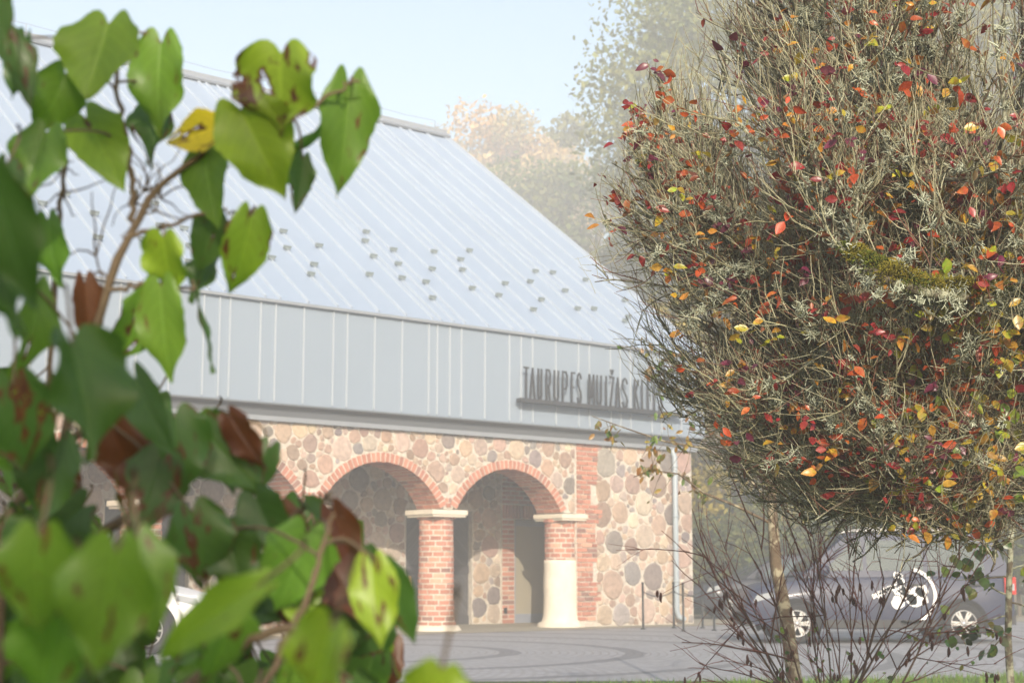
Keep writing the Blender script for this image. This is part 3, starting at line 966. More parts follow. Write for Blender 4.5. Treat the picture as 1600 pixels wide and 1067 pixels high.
def car(name, paint, L, Wd, prof_low, roofp, wheels, wr, spokes, windows, belt, **k):
    """nose towards -x, centred in y.  prof_low: (x, z of bonnet/shoulder line) list; roofp: greenhouse outline (x,z) four points"""
    root = empty(name, **k)
    hw = Wd / 2
    b = MB()
    xs = [p[0] for p in prof_low]
    def ring(x, zt):
        e = min(x - xs[0], xs[-1] - x) / .5
        kx = 1 - .13 * max(0, 1 - e) ** 2
        zb = .22 + .10 * max(0, 1 - e)
        w = hw * kx
        return [(x, -w * .93, zb), (x, -w * .985, zb + .12), (x, -w, (zb + zt) * .5), (x, -w * .975, zt - .09), (x, -w * .90, zt - .02), (x, -w * .5, zt + .012), (x, 0, zt + .02),
                (x, w * .5, zt + .012), (x, w * .90, zt - .02), (x, w * .975, zt - .09), (x, w, (zb + zt) * .5), (x, w * .985, zb + .12), (x, w * .93, zb)]
    xx = np.linspace(xs[0], xs[-1], 40); zt = np.interp(xx, xs, [p[1] for p in prof_low])
    V = []; n = 13
    for x, z in zip(xx, zt): V += ring(x, z)
    Fc = [(i * n + j, (i + 1) * n + j, (i + 1) * n + (j + 1) % n, i * n + (j + 1) % n) for i in range(len(xx) - 1) for j in range(n)]
    Fc += [tuple(range(n)), tuple(range(len(xx) * n - 1, (len(xx) - 1) * n - 1, -1))]
    b.add(V, Fc, smooth=True)
    # greenhouse
    ins = .17
    def gy(z): return hw * .93 - ins * (z - belt) / (roofp[1][1] - belt)
    pts = roofp; m = len(pts)
    N = 9
    def side_y(z): return gy(z)
    V = []
    outl = [pts[0], ((pts[0][0] * .4 + pts[1][0] * .6), (pts[0][1] * .4 + pts[1][1] * .6)), (pts[1][0], pts[1][1] - .03), (pts[1][0] + .18, pts[1][1] + .015), ((pts[1][0] + pts[2][0]) / 2, pts[1][1] + .035), (pts[2][0] - .15, pts[2][1] + .012), (pts[2][0], pts[2][1] - .03), pts[3]]
    for x, z in outl:
        y = side_y(z)
        V += [(x, -y, z), (x, -y * .85, z + .02), (x, 0, z + .035), (x, y * .85, z + .02), (x, y, z)]
    q = len(outl)
    Fc = [(i * 5 + j, i * 5 + j + 1, (i + 1) * 5 + j + 1, (i + 1) * 5 + j) for i in range(q - 1) for j in range(4)]
    Fc += [tuple(i * 5 for i in range(q)), tuple(i * 5 + 4 for i in range(q - 1, -1, -1))]
    b.add(V, Fc, smooth=True)
    o = b.build('body', paint, root)
    es = o.modifiers.new('e', 'EDGE_SPLIT'); es.split_angle = R(40)
    for sgn in (-1, 1):
        for wpts in windows:
            g = MB()
            g.add([(x, sgn * (side_y(z) + .006), z) for x, z in wpts], [tuple(range(len(wpts)))]); g.build('window', M['carglass'], root)
        for wx in wheels:
            y = sgn * (hw - .0)
            a = MB(); aa = np.linspace(0, np.pi, 17)
            ro = wr + .075
            V = [(wx, sgn * (hw + .004), wr)] + [(wx + ro * math.cos(t_), sgn * (hw + .004), wr + ro * math.sin(t_)) for t_ in np.linspace(-.5, np.pi + .5, 22)]
            a.add(V, [(0, i, i + 1) for i in range(1, 22)]); a.build('wheel_arch', M['under'], root)
            wheel(root, wx, sgn * (hw + .03), wr, spokes, sgn)
        mr = MB(); mx = roofp[0][0] + .32
        mr.lathe([(0, -.07), (.07, -.06), (.09, 0), (.07, .06), (0, .07)], 12, (mx, sgn * (hw + .09), belt + .07), axis='y'); mr.build('mirror', paint, root)
        hl = MB(); x0 = xs[0]
        hl.add([(x0 + .10, sgn * (hw * .93), .62), (x0 + .42, sgn * (hw * .992), .70), (x0 + .40, sgn * (hw * .992), .78), (x0 + .16, sgn * (hw * .945), .73)], [(0, 1, 2, 3)]); hl.build('headlight', M['clear_lens'], root)
        tl = MB(); x1 = xs[-1]
        tl.box((x1 - .16, sgn * hw * .80, .74), (x1 + .012, sgn * (hw * .965), 1.0)); tl.build('taillight', M['red_lens'], root)
        for dx in (.36, .62):
            ln = MB(); x = roofp[0][0] + dx * (roofp[3][0] - roofp[0][0]); ln.box((x - .004, sgn * (hw * 1.0), .34), (x + .004, sgn * (hw * 1.002 + .002), belt - .06)); ln.build('door_gap', M['plastic'], root)
        for dx in (.54, .82):
            hd = MB(); x = roofp[0][0] + dx * (roofp[3][0] - roofp[0][0]); hd.box((x - .09, sgn * hw * .995, belt - .17), (x + .09, sgn * (hw + .03), belt - .14)); hd.build('door_handle', M['plastic'], root)
        si = MB(); si.box((wheels[0] + wr + .1, sgn * hw * .97, .24), (wheels[1] - wr - .1, sgn * (hw + .012), .36)); si.build('sill_trim', M['plastic'], root)
    ws = MB()
    (xa, za), (xb, zb_) = (pts[0][0], pts[0][1]), (pts[1][0], pts[1][1])
    V = []
    for f_ in (.12, .92):
        x, z = xa + (xb - xa) * f_, za + (zb_ - za) * f_
        y = side_y(z) * .88; V += [(x - .02, -y, z + .02), (x - .02, y, z + .02)]
    ws.add(V, [(0, 1, 3, 2)]); ws.build('windscreen', M['carglass'], root)
    (xa, za), (xb, zb_) = pts[3], pts[2]
    V = []
    for f_ in (.15, .9):
        x, z = xa + (xb - xa) * f_, za + (zb_ - za) * f_
        y = side_y(z) * .85; V += [(x + .025, -y, z + .02), (x + .025, y, z + .02)]
    ws = MB(); ws.add(V, [(0, 2, 3, 1)]); ws.build('rear_window', M['carglass'], root)
    bp = MB(); bp.box((xs[0] + .0, -hw * .86, .26), (xs[0] + .10, hw * .86, .46)); bp.build('bumper', M['plastic'], root)
    bp = MB(); bp.box((xs[-1] - .10, -hw * .86, .28), (xs[-1] + .02, hw * .86, .5)); bp.build('bumper', M['plastic'], root)
    return root


mpv = car('compact_van', mat_paint('van_paint', (.035, .040, .072), .45), 4.1, 1.74,
          [(0, .62), (.08, .80), (.25, .88), (1.0, 1.0), (1.4, 1.04), (2.6, 1.05), (4.0, 1.05), (4.1, .98)],
          [(.85, .99), (1.55, 1.64), (3.86, 1.66), (4.06, 1.02)], [.75, 3.28], .305, 6,
          [[(1.20, 1.09), (1.55, 1.10), (1.80, 1.10), (1.80, 1.55), (1.66, 1.54)], [(1.86, 1.10), (2.72, 1.10), (2.72, 1.56), (1.86, 1.56)], [(2.79, 1.10), (3.66, 1.10), (3.60, 1.54), (2.79, 1.56)]], 1.04,
          label='dark blue grey compact van with white flower decal and silver alloy wheels', cat='car')
pw = ground_at(1507, 1006)
mpv.location = (pw[0] - 3.28, pw[1] + .87, .004)


def decal(root, hw):
    g = np.random.default_rng(5); mb = MB(); y = -hw - .012
    def blob(cx, cz, r_, k=9, wob=.18):
        a = np.arange(k) * 2 * np.pi / k; rr = r_ * (1 + g.normal(0, wob, k))
        P = [(cx + q * math.cos(b), y, cz + q * math.sin(b)) for q, b in zip(rr, a)] + [(cx, y, cz)]
        mb.add(P, [(i, (i + 1) % k, k) for i in range(k)])
    c = np.array((2.46, .72)); ro, rw = .43, .05
    a = np.linspace(-1.9, 1.35, 40)
    P = [(c[0] + q * math.cos(b), y, c[1] + q * math.sin(b)) for b in a for q in (ro, ro - rw)]
    mb.add(P, [(2 * i, 2 * i + 1, 2 * i + 3, 2 * i + 2) for i in range(39)])
    for cx, cz, r_ in ((2.60, .70, .15), (2.66, .80, .10), (2.50, .66, .09)): blob(cx, cz, r_, 14, .1)
    for i in range(16):
        s_ = i / 15; blob(1.98 + s_ * .38 + g.normal(0, .02), .72 + .12 * math.sin(s_ * 3) + g.normal(0, .02), g.uniform(.03, .05), 7, .25)
    for i in range(18):
        s_ = i / 17; blob(2.28 + .20 * s_ + g.normal(0, .025), 1.04 - s_ * .36 + g.normal(0, .02), g.uniform(.035, .06), 7, .25)
    blob(2.30, .62, .10, 12, .1)
    mb.build('decal', M['decal'], root, label='white flower and ring decal on the rear door')
decal(mpv, .87)
for sy in (-.56, .56):
    rr_ = MB(); rr_.tubes(np.array([(1.75, sy, 1.70), (1.9, sy, 1.745), (3.5, sy, 1.745), (3.66, sy, 1.70)]), [.02] * 4, 6); rr_.build('roof_rail', M['rim'], mpv)
tlw = MB(); tlw.box((3.96, -.845, .80), (4.085, -.832, .90)); tlw.build('reversing_light', M['clear_lens'], mpv)

HATCH = dict(L=4.2, Wd=1.74, prof_low=[(0, .55), (.06, .68), (.2, .76), (.6, .86), (1.15, .95), (2.6, .97), (3.9, .99), (4.1, .95), (4.2, .8)],
             roofp=[(1.02, .93), (1.80, 1.42), (3.25, 1.44), (4.0, .98)], wheels=[.78, 3.36], wr=.315, spokes=10,
             windows=[[(1.42, 1.0), (2.28, 1.0), (2.28, 1.37), (1.90, 1.36)], [(2.34, 1.0), (3.1, 1.0), (3.05, 1.36), (2.34, 1.38)], [(3.16, 1.0), (3.7, 1.02), (3.3, 1.32), (3.12, 1.35)]], belt=.96)
hatch = car('hatchback_car', mat_paint('dark_car_paint', (.018, .02, .032), .42), **HATCH, label='dark hatchback car with multi spoke wheels half hidden by bare stems', cat='car')
pw = ground_at(1143, 968)
hatch.rotation_euler = (0, 0, R(8)); hatch.location = (pw[0] - .78, pw[1] + .75, .01)
white = car('hatchback_car', mat_paint('white_car_paint', (.78, .79, .80), .3), **HATCH, label='white hatchback car before the arcade, its bonnet showing between the big leaves', cat='car')
white.rotation_euler = (0, 0, math.pi); q = at(322, 915, 21.0); white.location = (q[0] + .02, q[1] + .9, .004)

# ------------------------------------------------------------------ far trees
def tree_mesh(H, CR, zc, hz, nblob, per, leaf, pal, seed, brightv=.35):
    g = np.random.default_rng(seed)
    tr = MB(); cr = MB()
    lean = g.normal(0, .02, 2) * H
    zz = np.linspace(0, H * .9, 9)
    P = np.stack([lean[0] * (zz / H) ** 2 + np.cumsum(g.normal(0, .03, 9)) * H * .01 * 3, lean[1] * (zz / H) ** 2, zz], 1)
    r0 = H * .017
    tr.tubes(P, r0 * (1 - zz / H * .93), 8)
    B = []
    while len(B) < nblob:
        p = g.normal(0, 1, 3); p /= np.linalg.norm(p)
        p *= g.uniform(.45, 1.0) ** .6
        q = np.array([p[0] * CR, p[1] * CR, zc + p[2] * hz])
        if p[2] < -.2: q[:2] *= .85
        if q[2] < 1.0: continue
        B.append(q)
    B = np.array(B)
    br = CR * g.uniform(.16, .34, nblob)
    for b in B[::2]:
        z0 = max(H * .16, b[2] - np.hypot(b[0], b[1]) * .9)
        i = np.interp(z0, zz, np.arange(9)); base = np.array([np.interp(z0, zz, P[:, j]) for j in range(3)])
        s_ = np.linspace(0, 1, 6)[:, None]
        Q = base * (1 - s_) + b * s_ + np.sin(s_ * np.pi) * np.array([0, 0, -.12]) * np.linalg.norm(b - base) + g.normal(0, .02, (6, 3)) * CR
        Q[0] = base
        tr.tubes(Q, r0 * .34 * (1 - .85 * s_[:, 0]), 5)
    N = nblob * per
    d = g.normal(0, 1, (N, 3)); d /= np.linalg.norm(d, axis=1, keepdims=True)
    rad = np.repeat(br, per)[:, None] * g.random((N, 1)) ** .45
    c = np.repeat(B, per, 0) + d * rad * np.array([1.15, 1.15, .85]) + g.normal(0, .05, (N, 3)) * CR * .4
    a = g.normal(0, 1, (N, 3)); a /= np.linalg.norm(a, axis=1, keepdims=True)
    b = np.cross(a, g.normal(0, 1, (N, 3))); b /= np.linalg.norm(b, axis=1, keepdims=True)
    sz = leaf * g.uniform(.5, 1.2, (N, 1))
    v = np.stack([c - a * sz, c + b * sz * .55 + a * .1 * sz, c + a * sz, c - b * sz * .55 - a * .1 * sz], 1)
    pal = np.array(pal)
    bc = pal[g.integers(len(pal), size=nblob)]
    col = np.repeat(bc, per, 0) * .6 + pal[g.integers(len(pal), size=N)] * .4
    col = col * g.uniform(1 - brightv, 1 + brightv, (N, 1))
    cr.add(v.reshape(-1, 3), np.arange(N * 4).reshape(-1, 4), vcol=np.repeat(col, 4, 0))
    return tr, cr


ORANGE = [(.48, .27, .10), (.50, .35, .13), (.38, .29, .12), (.28, .26, .11)]
GREEN = [(.09, .13, .035), (.14, .165, .045), (.19, .18, .05)]
OLIVE = [(.11, .15, .04), (.16, .185, .05), (.22, .215, .06)]
YELL = [(.38, .29, .045), (.28, .25, .05), (.18, .19, .05), (.42, .34, .06)]
DARK = [(.065, .085, .028), (.085, .105, .032), (.12, .12, .04)]
KINDS = {
    'orange': (tree_mesh(30, 6.0, 19, 11, 90, 520, .19, ORANGE, 1), 'maple'),
    'green': (tree_mesh(24, 5.5, 14, 9.5, 85, 480, .19, GREEN, 2), 'lime'),
    'oak': (tree_mesh(26, 8.0, 16, 10.5, 130, 750, .135, OLIVE, 3), 'oak'),
    'yellow': (tree_mesh(10, 3.3, 5.2, 4.8, 80, 260, .13, YELL, 4), 'birch'),
    'scrub': (tree_mesh(3.2, 1.9, 1.5, 1.5, 40, 220, .10, DARK + YELL[2:3] + GREEN, 6), 'scrub'),
    'dark': (tree_mesh(22, 5.5, 11, 10.5, 90, 420, .22, DARK, 5), 'spruce'),
}
PROTO = {}


def tree(kind, X, Y, sc, label, rz=0):
    (trm, crm), _ = KINDS[kind]
    if kind not in PROTO:
        root = empty('autumn_tree')
        trm.build('trunk', M['bark'], root); crm.build('crown', M['leaf'], root)
        PROTO[kind] = root
    else: root = copy_tree(PROTO[kind])
    root.location = (X, Y, 0); root.scale = (sc,) * 3; root.rotation_euler = (0, 0, rz)
    return tag(root, label, 'tree', 'hazy trees beyond the granary')


def px_x(px, Y): return (px - 800) / 2487 * Y
tree('orange', px_x(800, 140), 140, 1.46, 'pale orange tree whose top stands highest right of the roof ridge end', .4)
tree('orange', px_x(722, 146), 146, 1.45, 'slim peach coloured tree just behind the roof ridge end', 2.1)
tree('orange', px_x(872, 136), 136, 1.27, 'orange and buff tree filling the gap between roof and oak', 3.6)
tree('green', px_x(935, 100), 100, 1.3, 'yellowish green tree below the big oak, beside the orange one', 1.0)
tree('oak', px_x(1350, 66), 66, 1.28, 'tall olive oak with lumpy crown reaching past the top of the picture', 1.5)
tree('oak', px_x(1480, 72), 72, 1.12, 'second broad olive oak, behind the lichen covered bush', 4.2)
tree('green', px_x(1010, 84), 84, .88, 'green tree low behind the right end of the roof slope', 2.2)
tree('yellow', px_x(1125, 45), 45, .95, 'yellow leaved young tree right beside the stone wall corner', .3)
tree('yellow', px_x(1190, 50), 50, 1.1, 'yellow leaved tree behind the dark hatchback', 2.3)
tree('yellow', px_x(1275, 47), 47, .9, 'small yellow tree above the compact van windscreen', 4.0)
tree('yellow', px_x(1430, 52), 52, 1.05, 'yellow tree hidden behind the compact van roof', 5.0)
tree('dark', px_x(1150, 66), 66, .8, 'dark conifer toned tree behind the yellow corner trees', .5)
tree('dark', px_x(1250, 72), 72, .9, 'dark tree mass rising behind the birch trunk', 1.9)
tree('dark', px_x(1370, 62), 62, .85, 'dark tree behind the middle of the lichen bush', 3.1)
tree('dark', px_x(1500, 68), 68, .9, 'dark tree behind the mossy limb', 4.4)
tree('dark', px_x(1620, 60), 60, .95, 'dark tree at the right edge behind the van tail', 5.5)
tree('green', px_x(1440, 58), 58, .8, 'green tree glimpsed through the right twigs', 3.3)
tree('green', px_x(1580, 55), 55, .85, 'green tree glimpsed above the van tail light', .2)
tree('dark', px_x(1720, 75), 75, 1.1, 'dark tree past the right border of the view', 2.7)


for i, (px, Y, sc, lab) in enumerate([(1098, 41, .8, 'low green scrub right beside the stone wall corner'), (1140, 44, 1.0, 'green scrub above the dark hatchback bonnet'), (1185, 43, .9, 'scrub behind the dark hatchback windscreen'),
        (1235, 46, 1.2, 'taller scrub between the birch trunk and the van'), (1330, 40, .9, 'scrub behind the van windscreen pillar'), (1480, 42, 1.0, 'scrub behind the van roof rail'), (1590, 40, 1.1, 'scrub behind the van tail light')]):
    tree('scrub', px_x(px, Y), Y, sc, lab, i * 1.3)['category'] = 'bush'


def hedge():  # unseen hedge added behind the camera to shade the lower left leaves
    g = np.random.default_rng(8)
    root = empty('shade_hedge', (-3.2, -6, 0), label='unseen hedge added behind the viewpoint to shade the lower left leaves', cat='hedge')
    N = 11000
    c = np.stack([g.uniform(-4, 3.72, N), g.normal(0, .35, N), g.uniform(.2, 4.55, N)], 1)
    c[:, 2] -= .35 * (np.sin(c[:, 0] * 3) + np.sin(c[:, 0] * 7.3)) * (c[:, 2] / 4.5)
    a = unit(g.normal(0, 1, (N, 3))); b = unit(np.cross(a, g.normal(0, 1, (N, 3)))); sz = g.uniform(.05, .11, (N, 1))
    v = np.stack([c - a * sz, c + b * sz * .6, c + a * sz, c - b * sz * .6], 1)
    mb = MB(); mb.add(v.reshape(-1, 3), np.arange(N * 4).reshape(-1, 4), vcol=np.repeat(np.array([[.06, .09, .03]]) * g.uniform(.6, 1.4, (N, 1)), 4, 0))
    mb.build('leaves', M['leaf'], root)
    st = MB(); P = np.zeros((12, 5, 3)); P[:, :, 0] = np.linspace(-3.8, 3.6, 12)[:, None]; P[:, :, 2] = np.linspace(0, 4, 5)
    P += g.normal(0, .06, P.shape)
    for q in P: st = MB(); st.tubes(q, np.linspace(.04, .01, 5), 5); st.build('stem', M['bark'], root)


# ------------------------------------------------------------------ lichen covered small tree (right)
def unit(a): return a / (np.linalg.norm(a, axis=-1, keepdims=True) + 1e-9)


def grow(g, base, d, length, K, up=0., wig=.12):
    """poly-lines from base (N,3) along d (N,3)"""
    N = len(base); P = np.zeros((N, K, 3)); P[:, 0] = base
    dd = unit(d).copy(); st = (length / (K - 1))[:, None]
    for k in range(1, K):
        dd = unit(dd + g.normal(0, wig, (N, 3)) + np.array([0, 0, up]))
        P[:, k] = P[:, k - 1] + dd * st
    return P


def leaf_shape(N, P, D, Nrm, L, Wd, cols, g, mb, mi=0, fold=.25, curl=.3, nseg=4):
    """ovate leaves; P base, D direction, Nrm normal"""
    D = unit(D); X = unit(np.cross(D, Nrm)); Nn = np.cross(X, D)
    ss = np.linspace(0, 1, nseg + 1); ww = np.interp(ss, [0, .15, .4, .7, .9, 1], [.05, .62, 1, .8, .38, .03])
    ca = (g.uniform(-.4, 1, N) * curl)[:, None]
    rows = []
    for s_, w in zip(ss, ww):
        c = P + D * (L * s_)[:, None] - Nn * (ca * (L * s_ * s_)[:, None])
        o = X * (Wd * w * .5)[:, None]; u_ = Nn * (Wd * w * .5 * fold)[:, None]
        rows.append(np.stack([c - o + u_, c, c + o + u_], 1))
    V = np.stack(rows, 1).reshape(N, -1, 3); m = V.shape[1]
    fs = []
    for i in range(nseg):
        for j in range(2): fs.append((i * 3 + j, i * 3 + j + 1, i * 3 + 4 + j, i * 3 + 3 + j))
    q = (np.array(fs)[None] + (np.arange(N) * m)[:, None, None]).reshape(-1, 4)
    alt = np.clip(cols * np.array([.95, 1.9, 1.1]), 0, .6)
    bl = np.clip(g.normal(.35, .35, (N, m, 1)), 0, 1) * (g.random((N, 1, 1)) < .6)
    vc = (cols[:, None, :] * (1 - bl) + alt[:, None, :] * bl) * g.uniform(.75, 1.2, (N, m, 1))
    mb.add(V.reshape(-1, 3), q, mi=mi, smooth=True, vcol=vc.reshape(-1, 3))


M['lichen_bark'] = mat_bark('lichen_bark', (.075, .06, .045), (.17, .145, .105), (.34, .35, .26), 45, .50)
M['twig'] = mat_attr('pale_twig', .85, 80, .3, .2, .002, .2)
M['lichen'] = mat_attr('grey_lichen', .95, 60, .2, .2, .002, .1)
M['moss'] = mat_attr('moss', .95, 60, .25, .2, .002, .1)


def lichen_tree():
    g = np.random.default_rng(77)
    base = np.array([2.35, 5.9, 0.0])
    root = empty('lichen_tree', base, label='twiggy lichen covered small tree with red and orange autumn leaves', cat='tree')
    ctr = np.array([1.62, 5.65, 2.52])
    lim = MB(); tw = MB()
    fork = ctr + np.array([.25, .15, -.45])
    s_ = np.linspace(0, 1, 8)[:, None]
    tr = base * (1 - s_) + fork * s_ + np.sin(s_ * 5) * np.array([.03, .02, 0])
    lim.tubes(tr - base, np.linspace(.085, .06, 8), 10)
    # level 1: limbs over the sphere of directions
    n1 = 54
    i = np.arange(n1) + .5
    ph = np.arccos(1 - 1.7 * i / n1); th = np.pi * (1 + 5 ** .5) * i
    d = np.stack([np.cos(th) * np.sin(ph), np.sin(th) * np.sin(ph), np.cos(ph)], 1)
    d = unit(d + g.normal(0, .12, (n1, 3)))
    st = tr[g.integers(5, 8, n1)]
    L1 = g.uniform(1.05, 1.5, n1) * (1 + .35 * np.maximum(0, -d[:, 0])) * np.where(d[:, 2] < -.1, 1.02, 1.0)
    P1 = grow(g, st, d + np.array([0, 0, -.05]), L1, 12, .035, .13)
    m = 20                                                   # extra limbs of the broad side towards the building
    d = unit(np.stack([g.uniform(-1, -.55, m), g.uniform(-.75, .15, m), g.uniform(-.75, .75, m)], 1))
    P1 = np.concatenate([P1, grow(g, tr[g.integers(5, 8, m)], d, g.uniform(1.35, 1.65, m), 12, .03, .11)]); n1 += m
    # the long mossy limb that crosses the picture to the left
    ml = np.array([at(1760, 515, 5.5), at(1700, 495, 5.3), at(1640, 475, 5.1), at(1585, 466, 4.85), at(1530, 466, 4.66), at(1480, 462, 4.55), at(1430, 452, 4.5), at(1385, 436, 4.48), at(1345, 415, 4.5), at(1315, 385, 4.55), at(1295, 345, 4.62), at(1282, 300, 4.7)])
    for _ in range(12):
        q = np.sqrt((((P1[:, -1] - ctr) / np.array([1.62, 1.38, 1.56])) ** 2).sum(1)) > .88
        q |= (P1[:, :, 0] < .42 + np.maximum(0, 2.2 - P1[:, :, 2]) * .74).any(1)
        P1[q] = P1[q, :1] + (P1[q] - P1[q, :1]) * .93
    P1 = np.concatenate([P1, ml[None]])
    n1 += 1
    r1 = np.outer(np.append(g.uniform(.013, .022, n1 - 1), .030), np.linspace(1, .28, 12))
    lim.tubes(P1 - base, r1, 6)
    # level 2
    def spawn(P, per, lo, outw, upw, rnd, lr, K, up, wig):
        N, Kp, _ = P.shape
        idx = np.repeat(np.arange(N), per)
        s_ = g.uniform(lo, 1, len(idx)) * (Kp - 1.001)
        k = s_.astype(int); f = (s_ - k)[:, None]
        b = P[idx, k] * (1 - f) + P[idx, k + 1] * f
        tan = unit(P[idx, k + 1] - P[idx, k])
        o = unit(b - ctr)
        dd = unit(tan * .7 + o * outw + np.array([0, 0, upw]) + g.normal(0, rnd, (len(idx), 3)))
        return grow(g, b, dd, g.uniform(*lr, len(idx)), K, up, wig)
    def inside0(P):
        e = (P[:, -1] - ctr) / np.array([1.62, 1.38, 1.56])
        return ((e ** 2).sum(1) < .95) & (P[:, -1, 0] > .24 + np.maximum(0, P[:, -1, 2] - 2.25) * .50 + np.maximum(0, 2.16 - P[:, -1, 2]) * .74)
    P2 = spawn(P1, 28, .18, .5, .15, .55, (.22, .55), 8, .05, .16)
    P2 = P2[inside0(P2)]
    lim.tubes(P2 - base, np.outer(g.uniform(.0045, .0085, len(P2)), np.linspace(1, .35, 8)), 4)
    P3 = spawn(P2, 9, .12, .45, .35, .55, (.09, .28), 6, .09, .17)
    P4 = spawn(P3, 4, .1, .30, .65, .45, (.05, .21), 4, .08, .20)
    # keep the crown inside its rounded outline
    def inside(P, k=1.0):
        e = (P[:, -1] - ctr) / np.array([1.62, 1.38, 1.56])
        sl = e[:, 2] < 0
        q = np.sqrt((e ** 2).sum(1))
        # below: taper towards the trunk side, as the crown is cut slanting on the left
        cut = P[:, -1, 0] > .20 + np.maximum(0, P[:, -1, 2] - 2.25) * .50 + np.maximum(0, 2.16 - P[:, -1, 2]) * .74
        return (q < k) & cut & (P[:, -1, 2] > 1.19 + np.maximum(0, 1.25 - P[:, -1, 0]) * .4) & (P[:, -1, 1] > 4.25)
    P3 = P3[inside(P3, 1.0)]; P4 = P4[inside(P4, 1.05)]
    def tcol(N, a, b):
        f = g.random((N, 1)); c = np.array([a]) * (1 - f) + np.array([b]) * f
        red = g.random(N) < .16; c[red] = np.array([.16, .085, .06]) * g.uniform(.7, 1.3, (red.sum(), 1))
        return c
    tw.tubes(P3 - base, np.outer(g.uniform(.0020, .0036, len(P3)), np.linspace(1, .5, 6)), 3, vcol=tcol(len(P3), (.13, .12, .07), (.33, .33, .21)))
    tw.tubes(P4 - base, np.outer(g.uniform(.0011, .0019, len(P4)), np.linspace(1, .55, 4)), 3, vcol=tcol(len(P4), (.22, .20, .125), (.44, .43, .30)))
    lim.build('branches', M['lichen_bark'], root); tw.build('twigs', M['twig'], root)
    # leaves in loose rosettes at twig ends
    out = ((P3[:, -1] - ctr) / np.array([1.62, 1.38, 1.56])); rr = np.sqrt((out ** 2).sum(1))
    ok = np.where((P3[:, -1, 1] < 5.25) & (rr > .5))[0]
    ends = P3[g.choice(ok, min(len(ok), 2500), False)]
    lf = MB()
    bp, bd, cc = [], [], []
    for e in ends:
        o = e[-1]; x = (o[0] - ctr[0]); z = o[2] - ctr[2]
        k = g.integers(1, 5)
        yel = (z < -.35 and x > -.2) or x > .35
        p = [.12, .2, .3, .38] if yel else [.34, .33, .22, .11]
        cpal = np.array([(.27, .024, .03), (.44, .075, .026), (.50, .19, .035), (.46, .32, .045)])
        c0 = cpal[g.choice(4, p=p)]
        if g.random() < .12: c0 = np.array((.15, .025, .06))
        for _ in range(k):
            dd = g.normal(0, 1, 3); dd[2] = -abs(dd[2]) * .9 + .35; dd[1] -= .25
            bp.append(o + g.normal(0, .012, 3)); bd.append(dd); cc.append(c0 * g.uniform(.75, 1.25) * np.array([1, g.uniform(.8, 1.25), 1]))
    n = len(bp); bp, bd, cc = map(np.array, (bp, bd, cc))
    nr = unit(g.normal(0, .6, (n, 3)) + np.array([.1, -.9, .5]))
    L = g.uniform(.019, .049, n)
    leaf_shape(n, bp - base, bd, nr, L, L * g.uniform(.5, .68, n), cc, g, lf, fold=.3, curl=.5, nseg=5)
    lf.build('leaves', M['autumn'], root)
    # yellow leaves with green at the lower right
    yl = MB(); low = P3[(P3[:, -1, 2] < 2.1) & (P3[:, -1, 0] > 1.15) & (P3[:, -1, 1] < 5.4)]
    e = low[g.choice(len(low), min(700, len(low)), False)][:, -1]
    n = len(e); ycol = np.array([(.42, .30, .04), (.30, .26, .04), (.16, .17, .04), (.40, .22, .035)])[g.integers(4, size=n)]
    L = g.uniform(.03, .055, n); dd = g.normal(0, .6, (n, 3)) + np.array([0, -.2, -.9])
    leaf_shape(n, e - base, dd, unit(g.normal(0, .5, (n, 3)) + np.array([0, -1, .3])), L, L * .7, ycol, g, yl, nseg=5)
    yl.build('yellow_leaves', M['autumn'], root)
    # dull brownish leaves deeper in
    dl = MB(); fr = np.where(P3[:, -1, 1] < 5.5)[0]; e = P3[g.choice(fr, min(len(fr), 6000), False)][:, g.integers(2, 6)]; n = len(e)
    dcol = np.array([(.17, .055, .03), (.21, .09, .03), (.13, .085, .03), (.25, .05, .035), (.12, .05, .03)])[g.integers(5, size=n)]
    L = g.uniform(.016, .038, n)
    leaf_shape(n, e - base, g.normal(0, 1, (n, 3)) + np.array([0, 0, -.4]), unit(g.normal(0, 1, (n, 3))), L, L * .5, dcol, g, dl, nseg=3, fold=.5, curl=.9)
    dl.build('withered_leaves', M['autumn'], root)
    # lichen tufts and moss cushions
    li = MB(); mo = MB()
    allp = np.concatenate([P1[:, 3:].reshape(-1, 3), P2.reshape(-1, 3)])
    allp = allp[(allp[:, 1] < 5.3) & (allp[:, 2] > 1.4)]
    cen = allp[g.choice(len(allp), 2100, False)]
    extra = ml[g.integers(3, 8, 30)] + g.normal(0, .035, (30, 3))
    cen = np.concatenate([cen, extra])
    for c in cen:
        k = g.integers(18, 46); sz = g.uniform(.012, .036)
        d = unit(g.normal(0, 1, (k, 3)) + np.array([0, -.35, 0]))
        b = c + g.normal(0, sz * .35, (k, 3))
        P = grow(g, b, d, g.uniform(.5, 1.2, k) * sz, 3, 0, .35)
        col = np.array([.42, .45, .35]) * g.uniform(.7, 1.15)
        li.tubes(P - base, np.tile(np.array([.0022, .0019, .0010]), (k, 1)), 3, vcol=np.tile(col, (k, 1)) * g.uniform(.8, 1.15, (k, 1)))
    for j in range(70):
        s_ = g.uniform(.1, .8) * 10.99; k = int(s_); c = ml[k] * (1 - (s_ - k)) + ml[k + 1] * (s_ - k)
        c = c + np.array([0, -.006, .022]) + g.normal(0, .012, 3)
        n = 130; sz = g.uniform(.018, .04)
        d = unit(g.normal(0, 1, (n, 3)) + np.array([0, -.2, .5])); b = c + d * sz * np.array([1.3, 1, .7]) * g.uniform(.4, 1, (n, 1))
        P = grow(g, b, d + g.normal(0, .3, (n, 3)), g.uniform(.006, .013, n), 3, 0, .2)
        col = np.array([[.17, .15, .022], [.10, .12, .02], [.22, .18, .03]])[g.integers(3)]
